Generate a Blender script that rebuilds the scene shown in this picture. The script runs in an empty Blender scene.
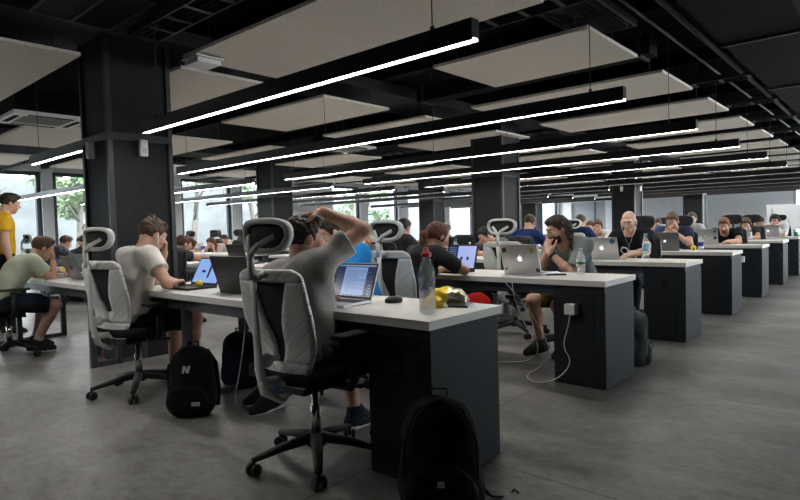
import bpy, bmesh, math, random
import numpy as np
from mathutils import Vector, Matrix, Euler

random.seed(7)
scene = bpy.context.scene
COL = scene.collection

# ------------------------------------------------------------------ camera
CAM = Vector((0.0, 0.0, 1.138))
YAW, PITCH, ROLL = math.radians(41.28), math.radians(2.264), math.radians(-1.611)
_f = Vector((-math.sin(YAW) * math.cos(PITCH), math.cos(YAW) * math.cos(PITCH), -math.sin(PITCH)))
_r = Vector((math.cos(YAW), math.sin(YAW), 0.0))
_u = _r.cross(_f)
_r2 = _r * math.cos(ROLL) + _u * math.sin(ROLL)
_u2 = _u * math.cos(ROLL) - _r * math.sin(ROLL)
cam_data = bpy.data.cameras.new('camera')
cam_data.sensor_width = 36.0
cam_data.lens = 574.0 / 800.0 * 36.0
cam_data.clip_start, cam_data.clip_end = 0.05, 300.0
cam = bpy.data.objects.new('camera', cam_data)
COL.objects.link(cam)
cam.matrix_world = Matrix(((_r2.x, _u2.x, -_f.x, CAM.x), (_r2.y, _u2.y, -_f.y, CAM.y),
                           (_r2.z, _u2.z, -_f.z, CAM.z), (0, 0, 0, 1)))
scene.camera = cam

# ------------------------------------------------------------------ sky, exposure
world = bpy.data.worlds.new('overcast_sky')
scene.world = world
world.use_nodes = True
wn = world.node_tree
wn.nodes['Background'].inputs[0].default_value = (0.86, 0.95, 1.0, 1)
wn.nodes['Background'].inputs[1].default_value = 8.0
scene.view_settings.view_transform = 'Standard'
scene.view_settings.look = 'None'
scene.view_settings.gamma = 1.0
scene.view_settings.use_curve_mapping = False
scene.view_settings.exposure = 1.1
LAMP_STRENGTH = 26.0

# ------------------------------------------------------------------ layout numbers (metres)
XE, Y1, P, DEPTH = -1.49, 1.868, 1.889, 0.58      # desk row ends, first row, row pitch, desk depth
ZT = 0.74                                     # desk top
LAMP_Z, RAFT_Z, CEIL_Z = 1.99, 2.68, 3.20
X_WALL, Y_FAR, X_RIGHT, Y_BACK = -18.0, 37.5, 4.5, -10.0
def row_y(r): return Y1 + (r - 1) * P
ORD = ['zeroth', 'first', 'second', 'third', 'fourth', 'fifth', 'sixth', 'seventh', 'eighth', 'ninth', 'tenth', 'eleventh', 'twelfth', 'thirteenth']
# ------------------------------------------------------------------ materials
def mat(name, color, rough=0.6, metal=0.0, noise=0.0, nscale=40.0, bump=0.0, emit=None, estr=0.0, alpha=1.0, trans=0.0, ior=1.45, spec=0.5, coord='Object'):
    m = bpy.data.materials.new(name)
    m.use_nodes = True
    nt = m.node_tree
    b = nt.nodes['Principled BSDF']
    c = (*color, 1)
    b.inputs['Base Color'].default_value = c
    b.inputs['Roughness'].default_value = rough
    b.inputs['Metallic'].default_value = metal
    b.inputs['Specular IOR Level'].default_value = spec
    b.inputs['IOR'].default_value = ior
    if alpha < 1: b.inputs['Alpha'].default_value = alpha
    if trans > 0: b.inputs['Transmission Weight'].default_value = trans
    if emit is not None:
        b.inputs['Emission Color'].default_value = (*emit, 1)
        b.inputs['Emission Strength'].default_value = estr
    if noise > 0 or bump > 0:
        tc = nt.nodes.new('ShaderNodeTexCoord')
        n = nt.nodes.new('ShaderNodeTexNoise')
        n.inputs['Scale'].default_value = nscale
        n.inputs['Detail'].default_value = 5
        nt.links.new(tc.outputs[coord], n.inputs['Vector'])
        if noise > 0:
            r = nt.nodes.new('ShaderNodeValToRGB')
            lo = [max(0, x * (1 - noise)) for x in color]; hi = [min(1, x * (1 + noise)) for x in color]
            r.color_ramp.elements[0].color = (*lo, 1); r.color_ramp.elements[1].color = (*hi, 1)
            r.color_ramp.elements[0].position = 0.3; r.color_ramp.elements[1].position = 0.7
            nt.links.new(n.outputs['Fac'], r.inputs['Fac'])
            nt.links.new(r.outputs['Color'], b.inputs['Base Color'])
        if bump > 0:
            bp = nt.nodes.new('ShaderNodeBump')
            bp.inputs['Strength'].default_value = bump
            bp.inputs['Distance'].default_value = 0.01
            nt.links.new(n.outputs['Fac'], bp.inputs['Height'])
            nt.links.new(bp.outputs['Normal'], b.inputs['Normal'])
    return m

MATS = {}
def fabric(color, noise=0.05, rough=0.9):
    key = ('fab', tuple(round(c, 3) for c in color))
    if key not in MATS:
        MATS[key] = mat('fabric', color, rough, noise=noise, nscale=60, bump=0.25, spec=0.2)
    return MATS[key]

# ------------------------------------------------------------------ mesh builder
class MB:
    def __init__(self):
        self.bm = bmesh.new()
    def _add(self, verts, faces, mi=0, smooth=False):
        vs = [self.bm.verts.new(v) for v in verts]
        for f in faces:
            try:
                fc = self.bm.faces.new([vs[i] for i in f]); fc.material_index = mi; fc.smooth = smooth
            except ValueError:
                pass
    def box(self, lo, hi, bevel=0.0, M=None, mi=0, seg=2):
        lo = Vector(lo); hi = Vector(hi)
        t = bmesh.new()
        bmesh.ops.create_cube(t, size=1.0)
        for v in t.verts:
            v.co = Vector(((v.co.x + .5) * (hi.x - lo.x) + lo.x, (v.co.y + .5) * (hi.y - lo.y) + lo.y, (v.co.z + .5) * (hi.z - lo.z) + lo.z))
        if bevel > 0:
            bmesh.ops.bevel(t, geom=list(t.edges), offset=bevel, segments=seg, affect='EDGES', profile=0.7)
        self.merge(t, M, mi, smooth=False); return self
    def merge(self, t, M=None, mi=0, smooth=None):
        t.verts.ensure_lookup_table(); t.verts.index_update()
        vs = [self.bm.verts.new((M @ v.co) if M is not None else v.co) for v in t.verts]
        for f in t.faces:
            try:
                fc = self.bm.faces.new([vs[v.index] for v in f.verts]); fc.material_index = mi
                fc.smooth = f.smooth if smooth is None else smooth
            except ValueError:
                pass
        t.free()
    def rings(self, rings, cap=True, mi=0, smooth=True, close=True, loop=False):
        n = len(rings[0])
        vv = [[self.bm.verts.new(p) for p in r] for r in rings]
        prs = list(zip(vv[:-1], vv[1:])) + ([(vv[-1], vv[0])] if loop else [])
        for a, b in prs:
            for i in range(n if close else n - 1):
                j = (i + 1) % n
                try:
                    f = self.bm.faces.new((a[i], a[j], b[j], b[i])); f.smooth = smooth; f.material_index = mi
                except ValueError:
                    pass
        if cap and not loop:
            for r, rev in ((vv[0], True), (vv[-1], False)):
                try:
                    f = self.bm.faces.new(list(reversed(r)) if rev else r); f.material_index = mi
                except ValueError:
                    pass
        return self
    def tube(self, pts, r, n=8, mi=0, cap=True, flat=(1, 1), up=None, loop=False):
        pts = [Vector(p) for p in pts]
        rr = r if isinstance(r, (list, tuple)) else [r] * len(pts)
        rings = []; prev = None
        for i, p in enumerate(pts):
            if loop:
                d = pts[(i + 1) % len(pts)] - pts[i - 1]
            else:
                d = pts[min(i + 1, len(pts) - 1)] - pts[max(i - 1, 0)]
            d.normalize()
            if up is not None: a = Vector(up)
            elif prev is not None: a = prev
            else: a = Vector((0, 0, 1)) if abs(d.z) < 0.9 else Vector((1, 0, 0))
            x = a - d * a.dot(d)
            if x.length < 1e-5: x = d.orthogonal()
            x.normalize(); prev = x
            y = d.cross(x)
            rings.append([p + (x * math.cos(t) * flat[0] + y * math.sin(t) * flat[1]) * rr[i] for t in [2 * math.pi * k / n for k in range(n)]])
        return self.rings(rings, cap, mi, loop=loop)
    def lathe(self, prof, c=(0, 0, 0), n=20, M=None, mi=0, cap=True):
        rings = []
        for r, z in prof:
            ring = []
            for k in range(n):
                t = 2 * math.pi * k / n
                v = Vector((c[0] + r * math.cos(t), c[1] + r * math.sin(t), c[2] + z))
                ring.append(M @ v if M is not None else v)
            rings.append(ring)
        return self.rings(rings, cap, mi)
    def prism(self, poly, z0, z1, M=None, mi=0, smooth=False):
        a = [Vector((x, y, z0)) for x, y in poly]; b = [Vector((x, y, z1)) for x, y in poly]
        if M is not None: a = [M @ v for v in a]; b = [M @ v for v in b]
        return self.rings([a, b], True, mi, smooth)
    def ball(self, c, r, n=12, M=None, mi=0):
        r = (r, r, r) if isinstance(r, (int, float)) else r
        t = bmesh.new(); bmesh.ops.create_uvsphere(t, u_segments=n, v_segments=max(6, n * 2 // 3), radius=1)
        for v in t.verts: v.co = Vector((c[0] + v.co.x * r[0], c[1] + v.co.y * r[1], c[2] + v.co.z * r[2]))
        self.merge(t, M, mi, smooth=True); return self
    def sheet(self, fn, nu, nv, th, mi=0, smooth=True):
        """closed curved sheet: fn(u,v)->(x,y,z), u,v in 0..1, thickness th along the local normal"""
        P0 = [[Vector(fn(i / nu, j / nv)) for i in range(nu + 1)] for j in range(nv + 1)]
        F = []; B = []
        for j in range(nv + 1):
            f = []; b = []
            for i in range(nu + 1):
                du = P0[j][min(i + 1, nu)] - P0[j][max(i - 1, 0)]; dv = P0[min(j + 1, nv)][i] - P0[max(j - 1, 0)][i]
                n = du.cross(dv)
                n = n.normalized() if n.length > 1e-9 else Vector((0, 1, 0))
                f.append(self.bm.verts.new(P0[j][i] + n * th / 2)); b.append(self.bm.verts.new(P0[j][i] - n * th / 2))
            F.append(f); B.append(b)
        def face(vs):
            try:
                q = self.bm.faces.new(vs); q.smooth = smooth; q.material_index = mi
            except ValueError: pass
        for j in range(nv):
            for i in range(nu):
                face((F[j][i], F[j][i + 1], F[j + 1][i + 1], F[j + 1][i]))
                face((B[j][i], B[j + 1][i], B[j + 1][i + 1], B[j][i + 1]))
        for j in range(nv):
            face((F[j][0], F[j + 1][0], B[j + 1][0], B[j][0])); face((F[j][nu], B[j][nu], B[j + 1][nu], F[j + 1][nu]))
        for i in range(nu):
            face((F[0][i], B[0][i], B[0][i + 1], F[0][i + 1])); face((F[nv][i], F[nv][i + 1], B[nv][i + 1], B[nv][i]))
        return self
    def build(self, name, mats, parent=None, loc=None, smooth_angle=True):
        me = bpy.data.meshes.new(name)
        self.bm.normal_update()
        self.bm.to_mesh(me); self.bm.free()
        for m in (mats if isinstance(mats, (list, tuple)) else [mats]): me.materials.append(m)
        o = bpy.data.objects.new(name, me); COL.objects.link(o)
        if parent is not None: o.parent = parent
        if loc is not None: o.location = loc
        return o

def tag(o, label=None, cat=None, group=None, kind=None):
    if label: o['label'] = label
    if cat: o['category'] = cat
    if group: o['group'] = group
    if kind: o['kind'] = kind
    return o
def empty(name, loc=(0, 0, 0), rz=0.0):
    o = bpy.data.objects.new(name, None); COL.objects.link(o)
    o.empty_display_size = 0.1
    o.location = loc; o.rotation_euler = (0, 0, rz)
    return o
TREES = {}
def tree_of(o):
    if o.name not in TREES: TREES[o.name] = [(c, tree_of(c)) for c in o.children]
    return TREES[o.name]
def _copy(o, tr, parent):
    c = o.copy(); COL.objects.link(c)
    if parent is not None: c.parent = parent
    for ch, sub in tr: _copy(ch, sub, c)
    return c
def copy_tree(o): return _copy(o, tree_of(o), None)
def rotm(rx=0, ry=0, rz=0): return Euler((rx, ry, rz)).to_matrix().to_4x4()
def place(o, loc, rz=0.0):
    o.location = loc; o.rotation_euler = (0, 0, rz); return o
# ------------------------------------------------------------------ the room
def struct(mb, name, m):
    return tag(mb.build(name, m), kind='structure')

def concrete_floor():
    m = bpy.data.materials.new('polished_concrete'); m.use_nodes = True
    nt = m.node_tree; b = nt.nodes['Principled BSDF']; L = nt.links.new
    tc = nt.nodes.new('ShaderNodeTexCoord')
    mp = nt.nodes.new('ShaderNodeMapping'); mp.inputs['Rotation'].default_value = (0, 0, 0.35); mp.inputs['Scale'].default_value = (1.0, 1.6, 1)
    L(tc.outputs['Object'], mp.inputs['Vector'])
    n1 = nt.nodes.new('ShaderNodeTexNoise'); n1.inputs['Scale'].default_value = 1.1; n1.inputs['Detail'].default_value = 8; n1.inputs['Roughness'].default_value = .62; n1.inputs['Distortion'].default_value = .6
    n2 = nt.nodes.new('ShaderNodeTexNoise'); n2.inputs['Scale'].default_value = 14; n2.inputs['Detail'].default_value = 8; n2.inputs['Roughness'].default_value = .7
    L(mp.outputs['Vector'], n1.inputs['Vector']); L(mp.outputs['Vector'], n2.inputs['Vector'])
    mx = nt.nodes.new('ShaderNodeMix'); mx.data_type = 'FLOAT'; mx.inputs['Factor'].default_value = .4
    L(n1.outputs['Fac'], mx.inputs['A']); L(n2.outputs['Fac'], mx.inputs['B'])
    r = nt.nodes.new('ShaderNodeValToRGB')
    r.color_ramp.elements[0].position = .38; r.color_ramp.elements[0].color = (.085, .082, .078, 1)
    r.color_ramp.elements[1].position = .63; r.color_ramp.elements[1].color = (.30, .29, .275, 1)
    L(mx.outputs['Result'], r.inputs['Fac'])
    # saw-cut joints every 3.77 m
    br = nt.nodes.new('ShaderNodeTexBrick'); br.offset = 0; br.inputs['Scale'].default_value = 1
    br.inputs['Brick Width'].default_value = 3.6; br.inputs['Row Height'].default_value = 3.778; br.inputs['Mortar Size'].default_value = .006
    br.inputs['Mortar Smooth'].default_value = .3
    br.inputs['Color1'].default_value = (1, 1, 1, 1); br.inputs['Color2'].default_value = (1, 1, 1, 1); br.inputs['Mortar'].default_value = (.45, .45, .45, 1)
    mp2 = nt.nodes.new('ShaderNodeMapping'); mp2.inputs['Location'].default_value = (1.9, -2.3, 0)
    L(tc.outputs['Object'], mp2.inputs['Vector']); L(mp2.outputs['Vector'], br.inputs['Vector'])
    mul = nt.nodes.new('ShaderNodeMix'); mul.data_type = 'RGBA'; mul.blend_type = 'MULTIPLY'; mul.inputs['Factor'].default_value = 1
    L(r.outputs['Color'], mul.inputs['A']); L(br.outputs['Color'], mul.inputs['B'])
    L(mul.outputs['Result'], b.inputs['Base Color'])
    rr = nt.nodes.new('ShaderNodeMapRange'); rr.inputs['To Min'].default_value = .28; rr.inputs['To Max'].default_value = .52
    L(n2.outputs['Fac'], rr.inputs['Value']); L(rr.outputs['Result'], b.inputs['Roughness'])
    bp = nt.nodes.new('ShaderNodeBump'); bp.inputs['Strength'].default_value = .12; bp.inputs['Distance'].default_value = .01
    L(n2.outputs['Fac'], bp.inputs['Height']); L(bp.outputs['Normal'], b.inputs['Normal'])
    b.inputs['Specular IOR Level'].default_value = .45
    return m

M_WALL = mat('wall_paint', (.80, .81, .83), .8, noise=.03, nscale=3)
M_PIER = mat('pier_paint', (.50, .51, .52), .8, noise=.03, nscale=3)
M_CEIL = mat('dark_ceiling', (.013, .013, .014), .9, noise=.2, nscale=2, spec=.08)
M_COL = mat('column_panel', (.013, .0135, .016), .65, noise=.25, nscale=30, bump=.08, spec=.3)
M_COLTRIM = mat('column_trim', (.022, .023, .026), .45, spec=.5)
M_BEAM = mat('beam_black', (.010, .010, .011), .8, spec=.1)
M_PIPE = mat('pipe_dark', (.035, .036, .038), .45, metal=.3)
M_DUCT = mat('duct_dark', (.009, .009, .0095), .8, noise=.1, nscale=5, spec=.1)
M_FRAME = mat('window_frame', (.03, .034, .042), .45)
M_GLASS = mat('window_glass', (1, 1, 1), .02, trans=1.0, ior=1.01, spec=.2)
M_RAFT = mat('felt_raft', (.74, .68, .60), .95, noise=.10, nscale=45, bump=.2, spec=.1)
M_WHITE = mat('white_plastic', (.75, .75, .74), .45)

b = MB(); b.box((X_WALL - .4, Y_BACK, -.1), (X_RIGHT + .4, Y_FAR, 0)); floor = struct(b, 'floor', concrete_floor())
b = MB(); b.box((X_WALL - .4, Y_BACK, CEIL_Z), (X_RIGHT + .4, Y_FAR + .3, CEIL_Z + .25)); struct(b, 'ceiling', M_CEIL)
b = MB(); b.box((X_WALL - .4, Y_BACK - .3, 0), (X_RIGHT + .4, Y_BACK, CEIL_Z)); struct(b, 'wall_back', mat('wall_dark', (.10, .10, .10), .8))

# far wall with a recessed grey doorway
DX0, DX1, DZ = -17.2, -14.8, 2.5
b = MB()
b.box((X_WALL, Y_FAR, 0), (DX0, Y_FAR + .3, CEIL_Z)); b.box((DX1, Y_FAR, 0), (-4.5, Y_FAR + .3, CEIL_Z))
b.box((DX0, Y_FAR, DZ), (DX1, Y_FAR + .3, CEIL_Z)); struct(b, 'wall_far', M_WALL)
b = MB(); b.box((DX0, Y_FAR + .2, 0), (DX1, Y_FAR + .26, DZ)); b.box((DX0 + 1.6, Y_FAR + .16, 0), (DX0 + 1.66, Y_FAR + .2, DZ), mi=1)
struct(b, 'door_1', [mat('door_grey', (.30, .31, .33), .6), M_FRAME])
# glazed end of the far wall
b = MB(); b.box((-4.5, Y_FAR, 0), (-4.35, Y_FAR + .2, CEIL_Z)); b.box((-2.0, Y_FAR, 0), (-1.85, Y_FAR + .2, CEIL_Z)); b.box((X_RIGHT - .15, Y_FAR, 0), (X_RIGHT, Y_FAR + .2, CEIL_Z))
b.box((-4.35, Y_FAR, 0), (X_RIGHT, Y_FAR + .2, .12)); b.box((-4.35, Y_FAR, CEIL_Z - .2), (X_RIGHT, Y_FAR + .2, CEIL_Z))
struct(b, 'window_40', mat('light_frame', (.45, .52, .56), .5))

# window wall: piers, spandrel, windows
wins = [(-9.6, -7.6), (-7.2, -4.9), (-4.5, -2.2), (-1.9, .4), (.7, 2.9), (3.2, 5.5), (5.78, 8.2), (9.6, 11.5), (11.87, 14.2), (16.3, 17.95), (18.4, 20.5), (21.2, 23.1), (24.55, 26.85), (27.2, 29.4), (30.3, 32.4), (33.0, 37.2)]
WZ0, WZ1 = 0.30, 2.97
b = MB(); y = Y_BACK
for (a, c) in wins:
    b.box((X_WALL - .4, y, 0), (X_WALL, a, CEIL_Z)); y = c
    b.box((X_WALL - .4, a, 0), (X_WALL, c, WZ0)); b.box((X_WALL - .4, a, WZ1), (X_WALL, c, CEIL_Z))
b.box((X_WALL - .4, y, 0), (X_WALL, Y_FAR + .3, CEIL_Z)); struct(b, 'wall_left', M_PIER)
for i, (a, c) in enumerate(wins):
    f = MB(); x0, x1 = X_WALL - .22, X_WALL - .10; t = .11
    f.box((x0, a, WZ0), (x1, a + t, WZ1)); f.box((x0, c - t, WZ0), (x1, c, WZ1))
    f.box((x0, a + t, WZ0), (x1, c - t, WZ0 + t)); f.box((x0, a + t, WZ1 - t), (x1, c - t, WZ1))
    w = struct(f, 'window_%d' % (i + 1), M_FRAME)
    g = MB(); g.box((X_WALL - .17, a + t, WZ0 + t), (X_WALL - .16, c - t, WZ1 - t)); g.build('glass', M_GLASS, w)
# aisle side wall (never in the picture) with its own daylight windows
winr = [(7.5, 11.0), (13.0, 16.0), (17.5, 20.5), (22, 25), (26.5, 29.5), (31, 34)]
b = MB(); y = Y_BACK
for (a, c) in winr:
    b.box((X_RIGHT, y, 0), (X_RIGHT + .3, a, CEIL_Z)); y = c
    b.box((X_RIGHT, a, 0), (X_RIGHT + .3, c, 1.0)); b.box((X_RIGHT, a, 2.5), (X_RIGHT + .3, c, CEIL_Z))
b.box((X_RIGHT, y, 0), (X_RIGHT + .3, Y_FAR + .3, CEIL_Z)); struct(b, 'wall_right', mat('wall_grey', (.3, .3, .31), .8))

# outside: paved yard, a concrete retaining wall, a slope of grass behind it, trees
b = MB(); b.box((-60, -30, -.5), (X_WALL - .4, 70, -.3)); struct(b, 'ground_outside', mat('yard_paving', (.16, .16, .155), .9, noise=.15, nscale=1.5))
b = MB(); b.box((-26.4, -30, -.3), (-26, 70, 3.5), .03); yw = struct(b, 'wall_outside', mat('yard_concrete', (.13, .138, .142), .9, noise=.25, nscale=.8))
b = MB(); b.box((-60, -30, -.3), (-26.4, 70, 2.6)); struct(b, 'ground_bank', mat('bank_grass', (.12, .20, .07), .95, noise=.4, nscale=3))

M_LEAF = mat('leaf', (.085, .125, .06), .8, noise=.35, nscale=2.5)
M_BARK = mat('bark', (.09, .08, .07), .9, noise=.3, nscale=8, bump=.4)
def leaf_cloud(rr, blobs, n, size):
    m = MB()
    for _ in range(n):
        c, r = rr.choice(blobs)
        d = Vector((rr.gauss(0, 1), rr.gauss(0, 1), rr.gauss(0, 1))).normalized() * r * rr.uniform(.55, 1.0)
        p = Vector(c) + Vector((d.x, d.y, d.z * .75))
        a = Vector((rr.gauss(0, 1), rr.gauss(0, 1), rr.gauss(0, 1))).normalized(); bb = a.orthogonal().normalized(); s = size * rr.uniform(.6, 1.3)
        m._add([p - a * s, p + bb * s * .45, p + a * s, p - bb * s * .45], [(0, 1, 2, 3)])
    return m
def tree(y, x, h, lean, seed, label):
    rr = random.Random(seed)
    t = empty('tree', (x + 2.2, y, -.3)); tag(t, label, 'tree', 'trees in the yard outside the windows')
    m = MB(); m.tube([(0, 0, 0), (0, lean * .4, h * .35), (0, lean, h * .7), (.1, lean * 1.1, h * .95)], [.17, .14, .10, .05], 8)
    for k in range(4):
        z = h * (.5 + .1 * k); a = rr.uniform(0, 6.28)
        m.tube([(0, lean * z / h / .7 * .7, z), (math.cos(a) * .7, lean * z / h + math.sin(a) * .7, z + .7), (math.cos(a) * 1.2, lean * z / h + math.sin(a) * 1.2, z + 1.1)], [.06, .04, .02], 6)
    m.build('trunk', M_BARK, t)
    blobs = [((rr.uniform(-1, 1), lean + rr.uniform(-.9, .9), h + rr.uniform(-.9, .5)), rr.uniform(.45, .8)) for _ in range(7)]
    tag(leaf_cloud(rr, blobs, 800, .13).build('crown', M_LEAF, t), kind=None)
tree(8.3, -25.6, 3.3, .1, 1, 'slim leafy tree outside the window beside the thick black column')
tree(13.0, -25.8, 4.0, .3, 2, 'tree with bare grey trunk outside, first of the pair seen past the column')
tree(16.6, -26.0, 4.2, -.4, 3, 'slightly leaning bare trunk tree outside, second of the pair past the column')
tree(4.9, -26.2, 4.3, .2, 4, 'bushy green tree outside the window nearest the yellow shirt')
tree(23.5, -25.6, 3.0, .3, 5, 'low green tree outside the windows behind the hand-on-head man')
def shrub(y, x, r, seed, label):
    rr = random.Random(seed)
    blobs = [((rr.uniform(-.4, .4), rr.uniform(-r, r), rr.uniform(.25, .55)), rr.uniform(.3, .5)) for _ in range(6)]
    o = leaf_cloud(rr, blobs, 700, .11).build('shrub', M_LEAF, loc=(x, y, -.3))
    tag(o, label, 'shrub', 'shrubs along the yard wall')
for i, y in enumerate((6.4, 9.9, 12.4)):
    shrub(y, -24.7, 1.0, 20 + i, 'low green shrub at the foot of the concrete yard wall')

# columns
def column(x, y, sx, sy, label):
    """x,y: aisle-side near corner; clad in black panels with a trim band"""
    c = empty('column', (x - sx / 2, y + sy / 2, 0)); hx, hy = sx / 2, sy / 2
    b = MB(); b.box((-hx, -hy, 0), (hx, hy, 1.98)); b.build('lower_cladding', M_COL, c)
    b = MB(); b.box((-hx, -hy, 2.05), (hx, hy, CEIL_Z)); b.build('upper_cladding', M_COL, c)
    b = MB(); b.box((-hx - .02, -hy - .02, 1.98), (hx + .02, hy + .02, 2.05), .006); b.build('trim_band', M_COLTRIM, c)
    b = MB()
    for ax, ay in ((-hx, -hy), (hx, -hy), (hx, hy), (-hx, hy)):
        for z0, z1 in ((0, 1.98), (2.05, CEIL_Z)): b.box((ax - .022, ay - .022, z0), (ax + .022, ay + .022, z1), .004)
    b.build('corner_trim', M_COLTRIM, c)
    tag(c, label, 'column', kind='structure')
    return c
column(-5.24, 2.145, .54, .55, 'thick black panelled column standing behind the man in white')
column(-5.24, 8.70, .60, .56, 'black panelled column rising behind the man in grey with bottles')
column(-5.24, 15.2, .56, .56, 'black column right behind the bald man')
column(-5.24, 21.9, .60, .5, 'farthest black column before the pale end wall')
column(-11.8, 8.70, .62, .58, 'black column behind the raised hand of the grey-shirted man')
column(-11.8, 15.2, .60, .56, 'black column behind the ponytail woman')
column(-11.6, 21.9, .62, .56, 'black column seen between two windows behind the dreadlocked man')

def alarm(x, y, z, nx, ny, label):
    a = empty('emergency_light', (x, y, z)); a.rotation_euler = (0, 0, math.atan2(nx, -ny))
    b = MB(); b.box((-.035, -.055, -.075), (.035, 0, .075), .015); b.build('housing', M_WHITE, a)
    b = MB(); b.box((-.022, -.06, -.05), (.022, -.054, .0), .003); b.build('lens', mat('lens', (.55, .56, .56), .3), a)
    tag(a, label, 'light', 'white boxes on the columns')
alarm(-5.215, 2.42, 1.92, 1, 0, 'small white box on the aisle face of the thick black column')
alarm(-5.53, 2.122, 1.91, 0, -1, 'small grey-white box on the shaded face of the thick black column')
alarm(-5.54, 15.178, 1.98, 0, -1, 'small white box on the column behind the bald man')
alarm(-5.215, 15.5, 1.98, 1, 0, 'bright white box at the edge of the column behind the bald man')

# ------------------------------------------------------------------ ceiling services
b = MB()
for k in range(-2, 19):
    y = 1.1 + k * 2.2
    if y > Y_BACK + .3 and y < Y_FAR: b.box((X_WALL, y, CEIL_Z - .16), (X_RIGHT, y + .14, CEIL_Z))
struct(b, 'beam_joists', M_BEAM)
for x in (-12.5, -5.95):
    b = MB(); b.box((x, Y_BACK, 2.9), (x + .85, Y_FAR, CEIL_Z - .16)); struct(b, 'beam_long', mat('beam_board', (.025, .025, .027), .8, noise=.1, nscale=2))
# ducts, pipes, trays each run along the room
def run_tube(name, pts, r, m, label, cat, n=12):
    b = MB(); b.tube(pts, r, n); o = b.build(name, m); tag(o, label, cat); return o
run_tube('sprinkler_pipe', [(-1.43, Y_BACK, 2.85), (-1.43, Y_FAR, 2.85)], .03, M_PIPE, 'straight grey pipe running along the ceiling above the aisle ends of the desks', 'pipe')
run_tube('sprinkler_pipe', [(-.45, Y_BACK, 2.95), (-.45, Y_FAR, 2.95)], .055, M_PIPE, 'thicker dark pipe on the ceiling over the open aisle', 'pipe')
run_tube('sprinkler_pipe', [(.85, Y_BACK, 2.9), (.85, Y_FAR, 2.9)], .045, M_PIPE, 'dark ceiling pipe farthest out over the aisle', 'pipe')
run_tube('cable_conduit', [(-1.72, Y_BACK, 2.92), (-1.72, 20, 2.92)], .014, M_PIPE, 'thin black conduit beside the straight grey ceiling pipe', 'conduit')
def duct(x0, x1, y0, y1, z0, z1, label):
    d = empty('air_duct', ((x0 + x1) / 2, (y0 + y1) / 2, z0))
    b = MB(); b.box((x0 - (x0 + x1) / 2, y0 - (y0 + y1) / 2, 0), (x1 - (x0 + x1) / 2, y1 - (y0 + y1) / 2, z1 - z0), .01); b.build('duct_body', M_DUCT, d)
    L = y1 - y0; W = x1 - x0; along = L > W; n = int(max(L, W) / 2.4)
    for k in range(n + 1):
        b = MB(); q = -max(L, W) / 2 + .1 + k * (max(L, W) - .2) / max(n, 1)
        if along: b.box((-W / 2 - .02, q - .02, -.02), (W / 2 + .02, q + .02, z1 - z0 + .01))
        else: b.box((q - .02, -L / 2 - .02, -.02), (q + .02, L / 2 + .02, z1 - z0 + .01))
        b.build('duct_flange', M_PIPE, d)
    tag(d, label, 'duct')
duct(-1.30, -.65, 3.6, 24, 2.78, 3.00, 'wide dark air duct beside the straight grey ceiling pipe')
duct(-4.05, -3.2, -2, 1.45, 2.75, 3.0, 'dark boxy air duct overhead next to the ceiling grille')
duct(.2, .6, 2, 24, 2.7, 3.0, 'narrow dark duct over the open aisle')
duct(-4.9, -1.9, 6.0, 6.24, 2.8, 3.0, 'dark cross duct above the third row of felt panels')

def tray(y, x0, x1, z, label):
    t = empty('cable_tray', ((x0 + x1) / 2, y, z)); h = (x1 - x0) / 2
    b = MB()
    for s in (-.12, .12): b.box((-h, s - .008, 0), (h, s + .008, .06))
    n = int(2 * h / .3)
    for k in range(n): b.box((-h + k * .3, -.12, .005), (-h + k * .3 + .04, .12, .015))
    b.build('tray_ladder', M_PIPE, t)
    b = MB()
    for k in range(3): b.tube([(-h, -.06 + .06 * k, .03), (0, -.05 + .05 * k, .03), (h, -.06 + .06 * k, .03)], .013, 6)
    b.build('cables', M_BEAM, t); tag(t, label, 'cable tray')
for i, y in enumerate((2.32, 4.14, None, 7.92, 9.80, 11.69, 13.58)):
    if y: tray(y, -17.0 if i else -4.9, 3.5, 2.80, 'dark cable tray crossing the room between the %s and %s rows of felt panels' % (ORD[i + 1], ORD[i + 2]))
def grille(x0, x1, y0, y1, z, label):
    g = empty('ceiling_grille', ((x0 + x1) / 2, (y0 + y1) / 2, z)); a, c = (x1 - x0) / 2, (y1 - y0) / 2
    b = MB(); t = .03
    b.box((-a, -c, 0), (a, -c + t, .05)); b.box((-a, c - t, 0), (a, c, .05)); b.box((-a, -c + t, 0), (-a + t, c - t, .05)); b.box((a - t, -c + t, 0), (a, c - t, .05)); b.box((-a + t, -.012, .0), (a - t, .012, .04))
    b.build('frame', M_PIPE, g)
    b = MB(); n = int((x1 - x0) / .035)
    for k in range(1, n):
        x = -a + k * .035; b.box((x - .005, -c + t, .004), (x + .005, c - t, .045))
    b.build('louvres', M_PIPE, g)
    b = MB(); b.box((-a, -c, .05), (a, c, CEIL_Z - z)); b.build('plenum_box', M_BEAM, g); tag(g, label, 'vent')
grille(-5.05, -4.2, 1.50, 2.12, 2.86, 'black ceiling grille above the thick black column')
grille(-2.3, -1.78, 4.3, 5.3, 2.86, 'black ceiling grille above the aisle end of the felt panels')
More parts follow.
